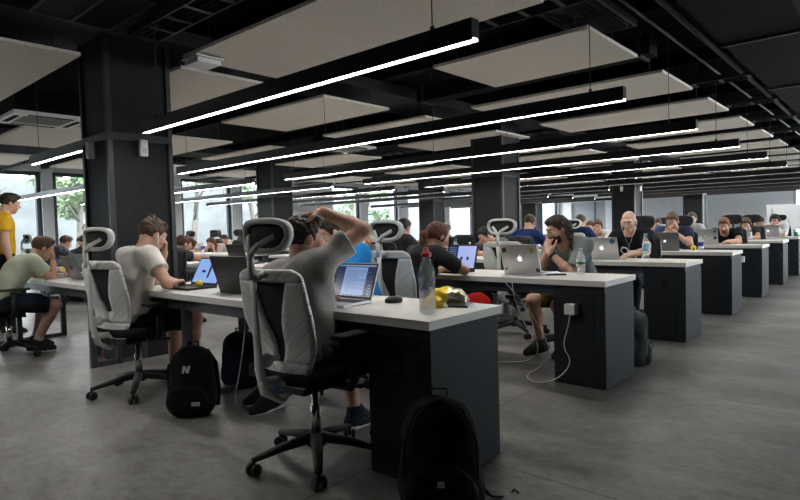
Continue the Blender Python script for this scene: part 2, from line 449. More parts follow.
def cassette(x, y, z, label):
    g = empty('air_conditioner', (x, y, z)); h = .42
    b = MB(); 
    for (x0, y0, x1, y1) in ((-h, -h, h, -.27), (-h, .27, h, h), (-h, -.27, -.27, .27), (.27, -.27, h, .27)): b.box((x0, y0, 0), (x1, y1, .04), .006)
    b.build('panel', M_WHITE, g)
    b = MB()
    for (x0, y0, x1, y1) in ((-.25, -.37, .25, -.31), (-.25, .31, .25, .37), (-.37, -.25, -.31, .25), (.31, -.25, .37, .25)): b.box((x0, y0, -.004), (x1, y1, .004))
    b.build('louvre', M_BEAM, g)
    b = MB(); b.box((-.27, -.27, .012), (.27, .27, .03))
    for k in range(9): b.box((-.26 + .058 * k, -.27, .006), (-.245 + .058 * k, .27, .012))
    b.build('intake_grille', mat('intake', (.30, .29, .27), .7), g)
    b = MB(); b.box((-.4, -.4, .04), (.4, .4, .30)); b.build('body', M_DUCT, g)
    for sx in (-.35, .35):
        for sy in (-.35, .35):
            b = MB(); b.tube([(sx, sy, .29), (sx, sy, CEIL_Z - z)], .006, 6); b.build('hanger', M_PIPE, g)
    tag(g, label, 'air conditioner', 'white ceiling cassettes')
cassette(-8.2, 2.55, 2.6, 'white ceiling air cassette beside the thick black column')
cassette(-7.75, 7.35, 2.6, 'white ceiling air cassette deeper in the room above the second desks')
b = MB(); b.box((-.11, -.11, 0), (.11, .11, .045), .012); b.box((-.13, -.13, .045), (.13, .13, .06), .004)
tag(b.build('access_point', M_WHITE, loc=(-4.63, 2.72, 2.60)), 'small white box fixed under the corner of the nearest large felt panel', 'access point')
for k, (dy, sag) in enumerate(((0, .10), (.12, .16), (.25, .07))):
    run_tube('flex_cable', [(-11.5, 1.9 + dy, 2.9), (-10.4, 1.9 + dy, 2.9 - sag), (-9.4, 1.95 + dy, 2.86 - sag), (-8.6, 2.0 + dy, 2.95)], .022, M_PIPE,
             ('highest', 'lowest sagging', 'middle')[k] + ' of the grey flexible hoses leading to the ceiling cassette', 'hose', 8)

# ------------------------------------------------------------------ felt rafts
def raft(x0, x1, y0, y1, label, seams=()):
    r = empty('felt_panel', ((x0 + x1) / 2, (y0 + y1) / 2, RAFT_Z)); a, c = (x1 - x0) / 2, (y1 - y0) / 2
    n = max(1, round((x1 - x0) / 1.2)); b = MB()
    for k in range(n):
        w = 2 * a / n; b.box((-a + k * w + (.002 if k else 0), -c, 0), (-a + (k + 1) * w - (.002 if k < n - 1 else 0), c, .03), .003)
    b.build('felt_board', M_RAFT, r)
    for sx in (-1, 1):
        for sy in (-1, 1):
            b = MB(); b.tube([(sx * (a - .18), sy * (c - .15), .04), (sx * (a - .18), sy * (c - .15), CEIL_Z - RAFT_Z)], .004, 5); b.build('hanger', M_PIPE, r)
    tag(r, label, 'ceiling panel', 'felt panels hung under the ceiling')
COLN = ['nearest the aisle', 'second from the aisle', 'third from the aisle', 'fourth from the aisle']
segs = [(-4.3, -1.9), (-7.25, -5.08), (-11.1, -8.75), (-13.3, -11.5)]
for k in range(-1, 12):
    y0 = 2.62 + P * k; y1 = y0 + 1.14
    for j, (a, c) in enumerate(segs[:4]):
        if k == -1:
            if j == 0: continue
            if j == 1: a, c = -7.8, -5.3
            if j > 3: continue
            y0 = .80; y1 = 1.97
        if k == 0 and j == 0: a, c = -4.78, -1.9
        if k == 0: y0, y1 = 2.62, 3.76
        if k == 1 and j == 0: a = -3.46
        lab = 'beige felt ceiling panel in the %s row from the front, %s' % (ORD[k + 2], COLN[j])
        if k == 0 and j == 1: y0 = 2.76; a = -7.5
        if j == 3: c = -12.45; a = -14.2
        raft(a, c, y0, y1, lab)

# ------------------------------------------------------------------ linear pendant lamps
M_LAMP = mat('lamp_black', (.012, .012, .013), .35, spec=.5)
M_LED = mat('led_diffuser', (.9, .9, .9), .5, emit=(1.0, .97, .92), estr=LAMP_STRENGTH)
def lamp(x0, x1, y, label):
    L = empty('linear_lamp', ((x0 + x1) / 2, y, LAMP_Z)); a = (x1 - x0) / 2
    b = MB(); b.box((-a, -.03, .012), (a, .03, .10)); b.box((-a, -.03, 0), (a, -.021, .012)); b.box((-a, .021, 0), (a, .03, .012)); b.build('housing', M_LAMP, L)
    b = MB(); b.box((-a + .004, -.021, .003), (a - .004, .021, .012)); b.build('diffuser', M_LED, L)
    n = 2 if a < 2 else 3
    for k in range(n):
        x = -a + .25 + k * (2 * a - .5) / (n - 1)
        b = MB(); b.tube([(x, 0, .10), (x, 0, CEIL_Z - LAMP_Z)], .0035, 5); b.lathe([(.012, .10), (.012, .125), (.004, .13)], (x, 0, 0), 8); b.build('suspension_wire', M_PIPE, L)
    tag(L, label, 'lamp', 'linear pendant lamps over the desks')
lamp(-4.83, XE, row_y(1) + .4, 'long black linear pendant lamp nearest the camera, over the first desk row')
lamp(-7.7, -5.9, row_y(1) + .4, 'short black linear pendant lamp partly behind the thick black column')
lamp(-7.85, -2.8, row_y(0) + .4, 'added black linear pendant lamp out of view, lighting the front chair backs')  # extra run added out of frame as fill for the front chair backs
for r in range(2, 13):
    lamp(-7.85 if r != 8 else -5.1, XE, row_y(r) + .4, 'black linear pendant lamp over the %s row back, on the aisle side' % ORD[r])
    lamp(-16.8 if r != 8 else -11.6, -8.75 if r != 8 else -6.0, row_y(r) + .4, 'black linear pendant lamp over the %s row back, on the window side' % ORD[r])
# ------------------------------------------------------------------ desks
M_TOP = mat('desk_top_white', (.74, .72, .69), .38, noise=.02, nscale=5, spec=.5)
M_DESK = mat('desk_graphite', (.019, .0225, .0265), .6, noise=.08, nscale=20, spec=.22)
M_STEEL = mat('desk_steel', (.045, .052, .058), .4, metal=.2)
M_SOCK = mat('socket_black', (.008, .008, .008), .35)
def desk(x0, x1, y, label, pedestal=False, zt=ZT, group='desks in rows', leg_in=.06):
    d = empty('desk', ((x0 + x1) / 2, y + DEPTH / 2, 0)); a = (x1 - x0) / 2; c = DEPTH / 2
    b = MB(); b.box((-a, -c, zt - .04), (a, c, zt), .003); b.build('tabletop', M_TOP, d)
    b = MB()
    xr = a - (.39 if pedestal else .06); xl = -a + leg_in
    b.box((-a + .06, -c + .05, zt - .115), (xr, -c + .09, zt - .042)); b.box((-a + .06, c - .09, zt - .115), (xr, c - .05, zt - .042)); b.build('frame_rail', M_STEEL, d)
    for x in ([xl] if pedestal else [xl, xr]):
        for sy in (-1, 1):
            b = MB(); b.box((x - .025, sy * (c - .07) - .025, .0), (x + .025, sy * (c - .07) + .025, zt - .042), .004); b.build('leg', M_STEEL, d)
        b = MB(); b.box((x - .025, -c + .095, .0), (x + .025, c - .095, .04), .004); b.build('foot_bar', M_STEEL, d)
    if pedestal:
        X0, X1 = a - .385, a - .014
        p = MB(); p.box((X0, -c + .022, .0), (X1, c - .02, zt - .042), .002); po = p.build('pedestal', M_DESK, d)
        q = MB(); q.box((X0 + .028, -c + .016, .02), (X1 - .073, -c + .022, zt - .075), .003); q.box((X1 - .070, -c + .016, .02), (X1 + .006, -c + .022, zt - .075), .002); q.build('front_panel', M_DESK, po)
        q = MB(); q.box((X1, -c + .022, .02), (X1 + .006, c - .03, zt - .075), .003); q.build('side_panel', M_DESK, po)
        q = MB(); q.box((X0 + .13, -c + .004, .50), (X0 + .21, -c + .014, .58), .004); q.lathe([(.026, 0), (.026, .006), (.02, .006), (.018, .001)], n=16, M=Matrix.Translation((X0 + .17, -c + .004, .54)) @ rotm(math.pi / 2)); q.build('power_socket', M_SOCK, po)
    tag(d, label, 'desk', group); return d
DESKN = ['at the aisle with a graphite pedestal', 'second from the aisle', 'third from the aisle', 'first by the window block', 'second by the window block', 'third by the window block', 'last by the windows']
desk(-4.4, XE, row_y(1), 'white-topped desk at the front with graphite pedestal, black backpack leaning on it', True, leg_in=.76)
desk(-7.35, -5.2, row_y(1), 'white-topped desk on dark legs where the man in pale green sits', False, .72)
for r in range(2, 9):
    y = row_y(r)
    for k, (a, c) in list(enumerate(((-3.62, XE), (-5.72, -3.625), (-7.83, -5.725), (-10.7, -8.65), (-12.75, -10.705), (-14.8, -12.755), (-16.9, -14.805))))[:1 if r > 7 else 7]:
        desk(a, c, y, 'white-topped desk in the %s row back, %s' % (ORD[r], DESKN[k]), k == 0)

# ------------------------------------------------------------------ task chairs
def wing_mat(name, col):
    """plastic with pressed diagonal ribs"""
    m = mat(name, col, .45); nt = m.node_tree; L = nt.links.new; bs = nt.nodes['Principled BSDF']
    tc = nt.nodes.new('ShaderNodeTexCoord'); sp = nt.nodes.new('ShaderNodeSeparateXYZ'); L(tc.outputs['Object'], sp.inputs['Vector'])
    ab = nt.nodes.new('ShaderNodeMath'); ab.operation = 'ABSOLUTE'; L(sp.outputs['X'], ab.inputs[0])
    ml = nt.nodes.new('ShaderNodeMath'); ml.operation = 'MULTIPLY_ADD'; ml.inputs[1].default_value = -.75; L(ab.outputs[0], ml.inputs[0]); L(sp.outputs['Z'], ml.inputs[2])
    md = nt.nodes.new('ShaderNodeMath'); md.operation = 'PINGPONG'; md.inputs[1].default_value = .027; L(ml.outputs[0], md.inputs[0])
    mr = nt.nodes.new('ShaderNodeMapRange'); mr.inputs['From Min'].default_value = .0; mr.inputs['From Max'].default_value = .004; L(md.outputs[0], mr.inputs['Value'])
    bp = nt.nodes.new('ShaderNodeBump'); bp.inputs['Strength'].default_value = .7; bp.inputs['Distance'].default_value = .006; L(mr.outputs['Result'], bp.inputs['Height']); L(bp.outputs['Normal'], bs.inputs['Normal'])
    mx = nt.nodes.new('ShaderNodeMix'); mx.data_type = 'RGBA'; mx.inputs['A'].default_value = (*[c * .62 for c in col], 1); mx.inputs['B'].default_value = (*col, 1); L(mr.outputs['Result'], mx.inputs['Factor']); L(mx.outputs['Result'], bs.inputs['Base Color'])
    return m
M_CBLK = mat('chair_black', (.012, .012, .013), .5)
M_CMESH = mat('chair_mesh', (.014, .014, .016), .85, noise=.3, nscale=300)
M_CSEAT = fabric((.012, .012, .014))
M_CHROME = mat('chrome', (.6, .6, .6), .25, metal=1)
def make_chair(frame, wing, base_m, headrest=True):
    t = empty('task_chair')
    b = MB()
    for k in range(5):
        a = math.radians(90 + 72 * k + 12); c, s = math.cos(a), math.sin(a)
        b.tube([(c * .03, s * .03, .125), (c * .17, s * .17, .105), (c * .31, s * .31, .075)], [.034, .026, .018], 8, flat=(.8, 1))
    b.lathe([(.045, .085), (.05, .10), (.05, .14), (.035, .15)], n=14); b.build('star_base', base_m, t)
    for k in range(5):
        a = math.radians(90 + 72 * k + 12); c, s = math.cos(a), math.sin(a); w = MB()
        M = Matrix.Translation((c * .31, s * .31, .029)) @ rotm(0, 0, a + .5)
        for sx in (-.02, .02): w.lathe([(.008, -.009), (.026, -.009), (.029, -.004), (.029, .004), (.026, .009), (.008, .009)], n=14, M=M @ Matrix.Translation((0, sx, 0)) @ rotm(math.pi / 2))
        w.tube([(c * .31, s * .31, .03), (c * .31, s * .31, .085)], .009, 6); w.build('caster', M_CBLK, t)
    b = MB(); b.lathe([(.026, .13), (.026, .28), (.018, .285), (.018, .40)], n=12); b.build('gas_lift', M_CHROME, t)
    b = MB(); b.box((-.09, -.15, .37), (.09, .13, .425), .015); b.tube([(.09, .06, .40), (.21, .07, .395)], .008, 6); b.box((.19, .055, .385), (.25, .085, .405), .006); b.build('tilt_mechanism', M_CBLK, t)
    b = MB()
    def seat(u, v):
        x = (u - .5) * .50; y = -.22 + v * .47
        e = 1 - max(0, abs(u - .5) * 2 - .75) ** 2 * 3 - max(0, v - .8) ** 2 * 6
        return (x * (1 - .12 * (1 - v) ** 2), y, .452 + .012 * e + .012 * (abs(u - .5) * 2) ** 2 - .05 * max(0, v - .75) ** 2 * 8)
    b.sheet(seat, 14, 14, .055); b.build('seat', M_CSEAT, t)
    # backrest shell
    Z0, Z1 = .43, .965
    def hw(v): return (.155 + .075 * min(1, v / .55) ** .8) * (1 - .10 * max(0, (v - .62) / .38)) - .05 * max(0, (v - .93) / .07) ** 2
    def cw(v):                                          # half width of the mesh opening
        if v < .2 or v > .90: return 0
        return .028 + .095 * ((v - .2) / .70) ** 1.6
    def yb(x, v): return -.205 - .045 * math.sin(math.pi * min(1, v * 1.05)) * .2 - .06 * (v - .3) ** 2 * 1.2 + .045 * (1 - math.cos(math.pi * (v - .38))) * .0 + .42 * x * x + (.03 * math.exp(-((v - .32) / .18) ** 2)) - .035 * v
    def pt(x, v): return (x, yb(x, v), Z0 + v * (Z1 - Z0))
    b = MB()
    for sg in (-1, 1):
        b.sheet(lambda u, v: pt(sg * (cw(.2 + .70 * v) + (hw(.2 + .70 * v) - cw(.2 + .70 * v)) * u), .2 + .70 * v), 6, 22, .022 * sg)
    b.sheet(lambda u, v: pt((u * 2 - 1) * hw(.90 + .10 * v), .90 + .10 * v), 14, 4, .022)
    b.sheet(lambda u, v: pt((u * 2 - 1) * hw(.2 * v), .2 * v), 14, 6, .022)
    b.build('backrest', wing, t)
    b = MB(); b.sheet(lambda u, v: (lambda q: (q[0], q[1] + .012, q[2]))(pt((u * 2 - 1) * hw(.05 + .90 * v) * .97, .05 + .90 * v)), 12, 16, .012); b.build('back_mesh', M_CMESH, t)
    # spine, knob and bracket standing off behind the shell
    b = MB(); b.tube([(0, -.10, .385), (0, -.22, .365), (0, -.295, .41), (0, -.325, .52), (0, -.335, .68), (0, -.338, .82), (0, -.345, .945)], [.030, .036, .034, .026, .019, .017, .019], 10, flat=(.5, 1.2), up=(0, 1, 0)); b.build('spine', frame, t)
    b = MB(); b.lathe([(.0, -.02), (.03, -.018), (.034, 0), (.03, .018), (0, .02)], n=14, M=Matrix.Translation((0, -.290, .56)) @ rotm(0, math.pi / 2)); b.tube([(0, -.325, .56), (0, -.215, .56)], .014, 8); b.build('lumbar_knob', frame, t)
    b = MB(); b.tube([(0, -.34, .92), (0, -.29, .945), (0, -.245, .94)], [.016, .018, .02], 8); b.build('upper_bracket', frame, t)
    b = MB(); b.tube([(0, -.325, .47), (0, -.25, .455), (0, -.2, .455)], [.02, .022, .02], 8); b.build('lower_bracket', frame, t)
    if headrest:
      h = MB(); h.tube([(0, -.342, .93), (0, -.35, .98), (0, -.352, 1.03), (-.03, -.335, 1.075), (-.085, -.29, 1.115)], [.02, .017, .016, .014, .012], 8); h.tube([(0, -.352, 1.03), (.03, -.335, 1.075), (.085, -.29, 1.115)], [.016, .014, .012], 8); h.build('headrest_post', frame, t)
      hr = MB(); ring = []
      for k in range(36):
          a = 2 * math.pi * k / 36; ca, sa = math.cos(a), math.sin(a)
          x = .145 * (abs(ca) ** .55) * (1 if ca > 0 else -1); z = .068 * (abs(sa) ** .6) * (1 if sa > 0 else -1) 
          x *= 1 - .16 * (z < 0) * abs(z) / .068
          ring.append((x, -.285 + 1.5 * x * x, 1.115 + z))
      hr.tube(ring, .0175, 8, flat=(1.5, .8), up=(0, 1, 0), loop=True); hb = hr.build('headrest_frame', frame, t)
      b = MB(); b.sheet(lambda u, v: (lambda x, z: (x, -.272 + 1.5 * x * x, 1.115 + z))((u - .5) * .27 * (1 - .25 * abs(v - .5) ** 2 * 4), (v - .5) * .125), 12, 8, .018); b.build('headrest_pad', M_CMESH, hb)
    for sg in (-1, 1):
        b = MB(); b.tube([(sg * .15, -.02, .405), (sg * .265, -.02, .41), (sg * .285, -.02, .45), (sg * .285, -.02, .64)], [.016, .02, .022, .018], 8, flat=(.8, 1.4)); arm = b.build('armrest', M_CBLK, t)
        b = MB(); b.box((sg * .285 - .042, -.13, .645), (sg * .285 + .042, .11, .67), .012); b.build('arm_pad', M_CBLK, arm)
    return t
M_CW = mat('chair_white', (.62, .645, .62), .45); M_CWING = wing_mat('chair_wing', (.62, .645, .62))
M_CB2 = mat('chair_frame_black', (.016, .016, .018), .45)
CH_W = make_chair(M_CW, M_CWING, M_CBLK)
CH_B = make_chair(M_CB2, M_CB2, M_CBLK); CH_N = make_chair(M_CB2, M_CB2, M_CBLK, False)
_used = set()
def chair(x, y, yaw, label, white=True):
    src = {'W': CH_W, 'B': CH_B, 'N': CH_N}[white if isinstance(white, str) else ('W' if white else 'B')]
    if src.name not in _used: _used.add(src.name); o = src
    else: o = copy_tree(src)
    place(o, (x, y, 0), math.radians(yaw)); tag(o, label, 'office chair', 'white task chairs' if src is CH_W or white in ('W', True) else 'black task chairs'); return o

# ------------------------------------------------------------------ laptops
M_ALU = mat('aluminium', (.55, .55, .55), .35, metal=.75)
M_GREYALU = mat('grey_aluminium', (.22, .22, .225), .4, metal=.6)
M_LBLK = mat('laptop_black', (.014, .014, .015), .4)
M_KEYS = mat('keys_black', (.01, .01, .011), .5)
M_LOGO = mat('logo_lit', (.9, .9, .9), .4, emit=(1, 1, 1), estr=.45)
M_LOGOD = mat('logo_dark', (.05, .05, .05), .2)
def screen_mat(name, bg, est=.5):
    return mat(name, (.01, .01, .012), .15, emit=bg, estr=est)
M_SDARK = screen_mat('screen_navy', (.012, .02, .06)); M_SPAGE = screen_mat('screen_page', (.17, .26, .46)); M_SLINE = screen_mat('screen_text', (.07, .12, .26)); M_SBLUE = screen_mat('screen_blue', (.20, .33, .62), .6); M_SLILAC = screen_mat('screen_lilac', (.36, .42, .75))
M_SINK = screen_mat('screen_ink', (.01, .015, .05))
def logo_poly(s):
    import math as _m
    out = []
    for k in range(40):
        a = 2 * _m.pi * k / 40; x = _m.cos(a); y = _m.sin(a) * .98
        r = 1 - .16 * _m.exp(-((a - _m.pi / 2) / .28) ** 2) - .06 * _m.exp(-((a - 3 * _m.pi / 2) / .3) ** 2)
        x *= r; y *= r
        dx, dy = x - 1.22, y - .12; dd = _m.hypot(dx, dy)
        if dd < .5: x = 1.22 + dx / dd * .5; y = .12 + dy / dd * .5
        out.append((x * s, y * s))
    return out
def laptop(x, y, yaw, label, w=.325, dp=.225, open_deg=108, body=None, bezel=None, content='off', logo=None, stickers=(), z=ZT, group=None, lid=None):
    """local: the user sits at -y looking +y; the lid hinges at +y"""
    body = body or M_ALU
    t = empty('laptop', (x, y, z), math.radians(yaw))
    b = MB(); b.box((-w / 2, -dp / 2, .001), (w / 2, dp / 2, .017), .004); base = b.build('base', body, t)
    b = MB(); rows, colsn = 5, 13
    for j in range(rows):
        for i in range(colsn):
            kx = -w * .42 + i * w * .84 / colsn; ky = -dp * .02 + j * dp * .44 / rows
            b.box((kx, ky, .0172), (kx + w * .84 / colsn * .86, ky + dp * .44 / rows * .84, .0185))
    b.build('keyboard', M_KEYS, base)
    b = MB(); b.box((-w * .17, -dp * .46, .0171), (w * .17, -dp * .08, .0176)); b.build('trackpad', lid or body, base)
    ld = empty('lid'); 
    M = Matrix.Translation((0, dp / 2 - .004, .016)) @ rotm(-math.radians(open_deg - 90), 0, 0)
    h = dp * .97
    b = MB(); b.box((-w / 2, -.003, 0), (w / 2, .004, h), .003, M=M); bpy.data.objects.remove(ld); ld = b.build('lid', lid or body, t)
    b = MB(); b.box((-w / 2 + .004, -.0042, .006), (w / 2 - .004, -.003, h - .004), M=M); b.build('bezel', bezel or M_KEYS, ld)
    S = MB(); m = .012; sw, sh0, sh1 = w / 2 - m, .016, h - .013
    mats = [M_SDARK, M_SPAGE, M_SLINE, M_SBLUE, M_SINK, M_SLILAC, M_KEYS]
    def rect(u0, v0, u1, v1, mi, lay):
        yy = -.0044 - .0004 * lay
        S.box((-sw + 2 * sw * u0, yy - .0003, sh0 + (sh1 - sh0) * v0), (-sw + 2 * sw * u1, yy, sh0 + (sh1 - sh0) * v1), M=M, mi=mi)
    if content == 'page':
        rect(0, 0, 1, 1, 0, 0); rect(.22, .05, .80, .93, 1, 1); rect(0, .955, 1, 1, 1, 1)
        for k in range(17): rect(.27, .86 - .046 * k, .27 + (.32 + .16 * ((k * 7) % 3)) * (1 if k % 5 else .5), .872 - .046 * k, 2, 2)
        for k in range(8): rect(.2 + .07 * k, .012, .235 + .07 * k, .04, 3, 1)
        for k in range(4): rect(.90, .08 + .09 * k, .94, .11 + .09 * k, 1, 1)
    elif content == 'doc':
        rect(0, 0, 1, 1, 3, 0); rect(.52, .20, .60, .82, 4, 1); rect(.25, .42, .40, .52, 4, 1); rect(.10, .30, .30, .315, 1, 1); rect(.68, .5, .9, .515, 1, 1)
    elif content == 'split':
        rect(0, 0, 1, 1, 5, 0); rect(0, 0, .36, 1, 4, 1)
        for k in range(9): rect(.04, .9 - .09 * k, .30, .915 - .09 * k, 3, 2)
        rect(.48, .36, .56, .50, 4, 1); rect(.70, .36, .78, .50, 4, 1)
    elif content == 'blue': rect(0, 0, 1, 1, 3, 0)
    else: rect(0, 0, 1, 1, 6, 0)
    S.build('screen', mats, ld)
    if logo:
        g = MB(); MM = M @ Matrix.Translation((0, .004, h * .5)) @ rotm(math.pi / 2, 0, 0) @ rotm(0, math.pi, 0)
        s = .022 if logo != 'small' else .017
        # seen from behind the lid: x mirrored so that the bite is on the viewer's right
        g.prism([(-px, py) for px, py in logo_poly(s)][::-1], -.0012, .0004, M=M @ Matrix.Translation((0, .004, h * .5)) @ rotm(math.pi / 2))
        lf = [(.0, 1.10), (.06, 1.38), (.36, 1.62), (.32, 1.28)]
        g.prism([(-px * s, py * s) for px, py in lf][::-1], -.0012, .0004, M=M @ Matrix.Translation((0, .004, h * .5)) @ rotm(math.pi / 2))
        g.build('logo', M_LOGOD if logo == 'dark' else M_LOGO, ld)
    for (kind, u, v, s, c) in stickers:                      # u: -1..1 as seen from behind, v: 0..1
        g = MB(); T = M @ Matrix.Translation((-u * w / 2, .0042, h * v)) @ rotm(math.pi / 2)
        if kind == 'round': g.prism([(s * math.cos(2 * math.pi * k / 24), s * math.sin(2 * math.pi * k / 24)) for k in range(24)], -.0008, .0002, M=T)
        else: g.prism([(-s, -s * .8), (s, -s), (s * .9, s * .85), (-s * .95, s)], -.0008, .0002, M=T)
        g.build('sticker', mat('sticker', c, .5), ld)
    tag(t, label, 'laptop', group); return t
# ------------------------------------------------------------------ people: implicit surfaces -> one continuous mesh
class SDF:
    def __init__(self): self.pr = []
    def add(self, kind, k=0.03, op='add', clip=None, **kw):
        self.pr.append((kind, k, op, clip or [], kw)); return self
    def cap(self, a, b, r1, r2=None, k=0.03, op='add', clip=None):
        return self.add('cap', k, op, clip, a=np.array(a, float), b=np.array(b, float), r1=r1, r2=r1 if r2 is None else r2)
    def ell(self, c, r, R=None, k=0.03, op='add', clip=None):
        return self.add('ell', k, op, clip, c=np.array(c, float), r=np.array(r, float), R=np.eye(3) if R is None else R)
    def bounds(self):
        lo = np.full(3, 1e9); hi = -lo
        for kind, k, op, clip, w in self.pr:
            if op == 'sub': continue
            l, h = self.bb(kind, w, 0); lo = np.minimum(lo, l); hi = np.maximum(hi, h)
        return lo, hi
    @staticmethod
    def bb(kind, w, m):
        if kind == 'cap':
            r = max(w['r1'], w['r2']); return np.minimum(w['a'], w['b']) - r - m, np.maximum(w['a'], w['b']) + r + m
        e = np.sqrt(((w['R'] * w['r']) ** 2).sum(1)); return w['c'] - e - m, w['c'] + e + m
    def mesh(self, h, noise=0.0, nf=22.0, off=0.0, seed=0, clips=None):
        lo, hi = self.bounds(); lo = lo - off - 3 * h; hi = hi + off + 3 * h
        n = np.ceil((hi - lo) / h).astype(int) + 1
        F = np.full(n, 0.08, np.float32)
        ax = [lo[i] + h * np.arange(n[i]) for i in range(3)]
        for kind, k, op, clip, w in self.pr:
            l, u = self.bb(kind, w, max(k, 0.02) + 0.02 + off)
            i0 = np.maximum(np.floor((l - lo) / h).astype(int), 0); i1 = np.minimum(np.ceil((u - lo) / h).astype(int) + 1, n)
            if (i1 <= i0).any(): continue
            X, Y, Z = np.meshgrid(*[ax[i][i0[i]:i1[i]].astype(np.float32) for i in range(3)], indexing='ij', sparse=True)
            if kind == 'cap':
                a = w['a']; d = w['b'] - a; L = d @ d + 1e-12
                px, py, pz = X - a[0], Y - a[1], Z - a[2]
                t = np.clip((px * d[0] + py * d[1] + pz * d[2]) / L, 0, 1)
                q = np.sqrt((px - t * d[0]) ** 2 + (py - t * d[1]) ** 2 + (pz - t * d[2]) ** 2) - (w['r1'] + t * (w['r2'] - w['r1']))
            else:
                R = w['R']; c = w['c']; px, py, pz = X - c[0], Y - c[1], Z - c[2]
                qs = [px * R[0, i] + py * R[1, i] + pz * R[2, i] for i in range(3)]
                k0 = np.sqrt(sum((qs[i] / w['r'][i]) ** 2 for i in range(3))); k1 = np.sqrt(sum((qs[i] / w['r'][i] ** 2) ** 2 for i in range(3)))
                q = k0 * (k0 - 1) / (k1 + 1e-6)
            q = q - off
            for (cp, cn) in clip:
                cp = np.array(cp, float); cn = np.array(cn, float); cn = cn / np.linalg.norm(cn)
                q = np.maximum(q, (X - cp[0]) * cn[0] + (Y - cp[1]) * cn[1] + (Z - cp[2]) * cn[2])
            S = F[i0[0]:i1[0], i0[1]:i1[1], i0[2]:i1[2]]
            if op == 'add':
                hh = np.maximum(k - np.abs(S - q), 0) / k
                S[...] = np.minimum(S, q) - hh * hh * k * 0.25
            else:
                hh = np.maximum(k - np.abs(-S - q), 0) / k
                S[...] = np.maximum(S, -q) + hh * hh * k * 0.25
        X, Y, Z = np.meshgrid(*[a.astype(np.float32) for a in ax], indexing='ij', sparse=True)
        if noise > 0:
            s = seed * 1.7
            N = np.sin(nf * (X + .6 * Z) + s + 2.1 * np.sin(nf * .5 * (Y - Z) + s)) * np.sin(nf * .8 * (Z - .4 * X) + 1.3 * s) + .6 * np.sin(nf * 1.9 * (Y + .5 * Z) + 1.5 * np.sin(nf * X + s))
            F += (noise * N).astype(np.float32)
        for (cp, cn) in (clips or []):
            cn = np.array(cn, float); cn = cn / np.linalg.norm(cn)
            F = np.maximum(F, (X - cp[0]) * cn[0] + (Y - cp[1]) * cn[1] + (Z - cp[2]) * cn[2])
        return surface_nets(F, lo, h)

def surface_nets(F, lo, h):
    S = F < 0
    n = np.array(F.shape)
    cnt = np.zeros(n - 1, np.int8)
    for i in (0, 1):
        for j in (0, 1):
            for k in (0, 1):
                cnt += S[i:n[0] - 1 + i, j:n[1] - 1 + j, k:n[2] - 1 + k]
    act = (cnt > 0) & (cnt < 8)
    I = np.argwhere(act)
    idx = np.full(n - 1, -1, np.int32); idx[act] = np.arange(len(I))
    acc = np.zeros((len(I), 3)); num = np.zeros(len(I))
    for ax in range(3):
        o1, o2 = [a for a in range(3) if a != ax]
        for u in (0, 1):
            for v in (0, 1):
                A = I.copy(); A[:, o1] += u; A[:, o2] += v
                B = A.copy(); B[:, ax] += 1
                fa = F[A[:, 0], A[:, 1], A[:, 2]]; fb = F[B[:, 0], B[:, 1], B[:, 2]]
                m = (fa < 0) != (fb < 0)
                t = np.where(m, fa / np.where(m, fa - fb, 1), 0)
                p = A.astype(float); p[:, ax] += t
                acc[m] += p[m]; num[m] += 1
    V = lo + h * acc / num[:, None]
    Q = []
    for ax in range(3):
        o1, o2 = (ax + 1) % 3, (ax + 2) % 3
        sl = [slice(None)] * 3; s2 = [slice(None)] * 3
        sl[ax] = slice(0, n[ax] - 1); s2[ax] = slice(1, n[ax])
        E = np.argwhere(S[tuple(sl)] != S[tuple(s2)])
        E = E[(E[:, o1] > 0) & (E[:, o2] > 0) & (E[:, o1] < n[o1] - 1) & (E[:, o2] < n[o2] - 1)]
        ins = S[E[:, 0], E[:, 1], E[:, 2]]
        def g(d1, d2):
            A = E.copy(); A[:, o1] += d1; A[:, o2] += d2; return idx[A[:, 0], A[:, 1], A[:, 2]]
        q = np.stack([g(-1, -1), g(0, -1), g(0, 0), g(-1, 0)], 1)
        q[~ins] = q[~ins][:, ::-1]
        Q.append(q)
    Q = np.concatenate(Q)
    return V, Q[(Q >= 0).all(1)]

def np_object(name, parts, mats, parent=None):
    """parts: list of (V, Q, material index)"""
    V = np.concatenate([p[0] for p in parts]); off = 0; Qs = []; Ms = []
    for v, q, mi in parts:
        Qs.append(q + off); Ms.append(np.full(len(q), mi, np.int32)); off += len(v)
    Q = np.concatenate(Qs); Ms = np.concatenate(Ms)
    me = bpy.data.meshes.new(name)
    me.vertices.add(len(V)); me.vertices.foreach_set('co', V.astype(np.float32).ravel())
    me.loops.add(Q.size); me.loops.foreach_set('vertex_index', Q.astype(np.int32).ravel())
    me.polygons.add(len(Q)); me.polygons.foreach_set('loop_start', np.arange(0, Q.size, 4, dtype=np.int32))
    me.polygons.foreach_set('loop_total', np.full(len(Q), 4, np.int32))
    me.polygons.foreach_set('material_index', Ms)
    me.polygons.foreach_set('use_smooth', np.ones(len(Q), bool))
    for m in (mats if isinstance(mats, list) else [mats]): me.materials.append(m)
    me.update(calc_edges=True); me.validate()
    o = bpy.data.objects.new(name, me); COL.objects.link(o)
    if parent is not None: o.parent = parent
    return o

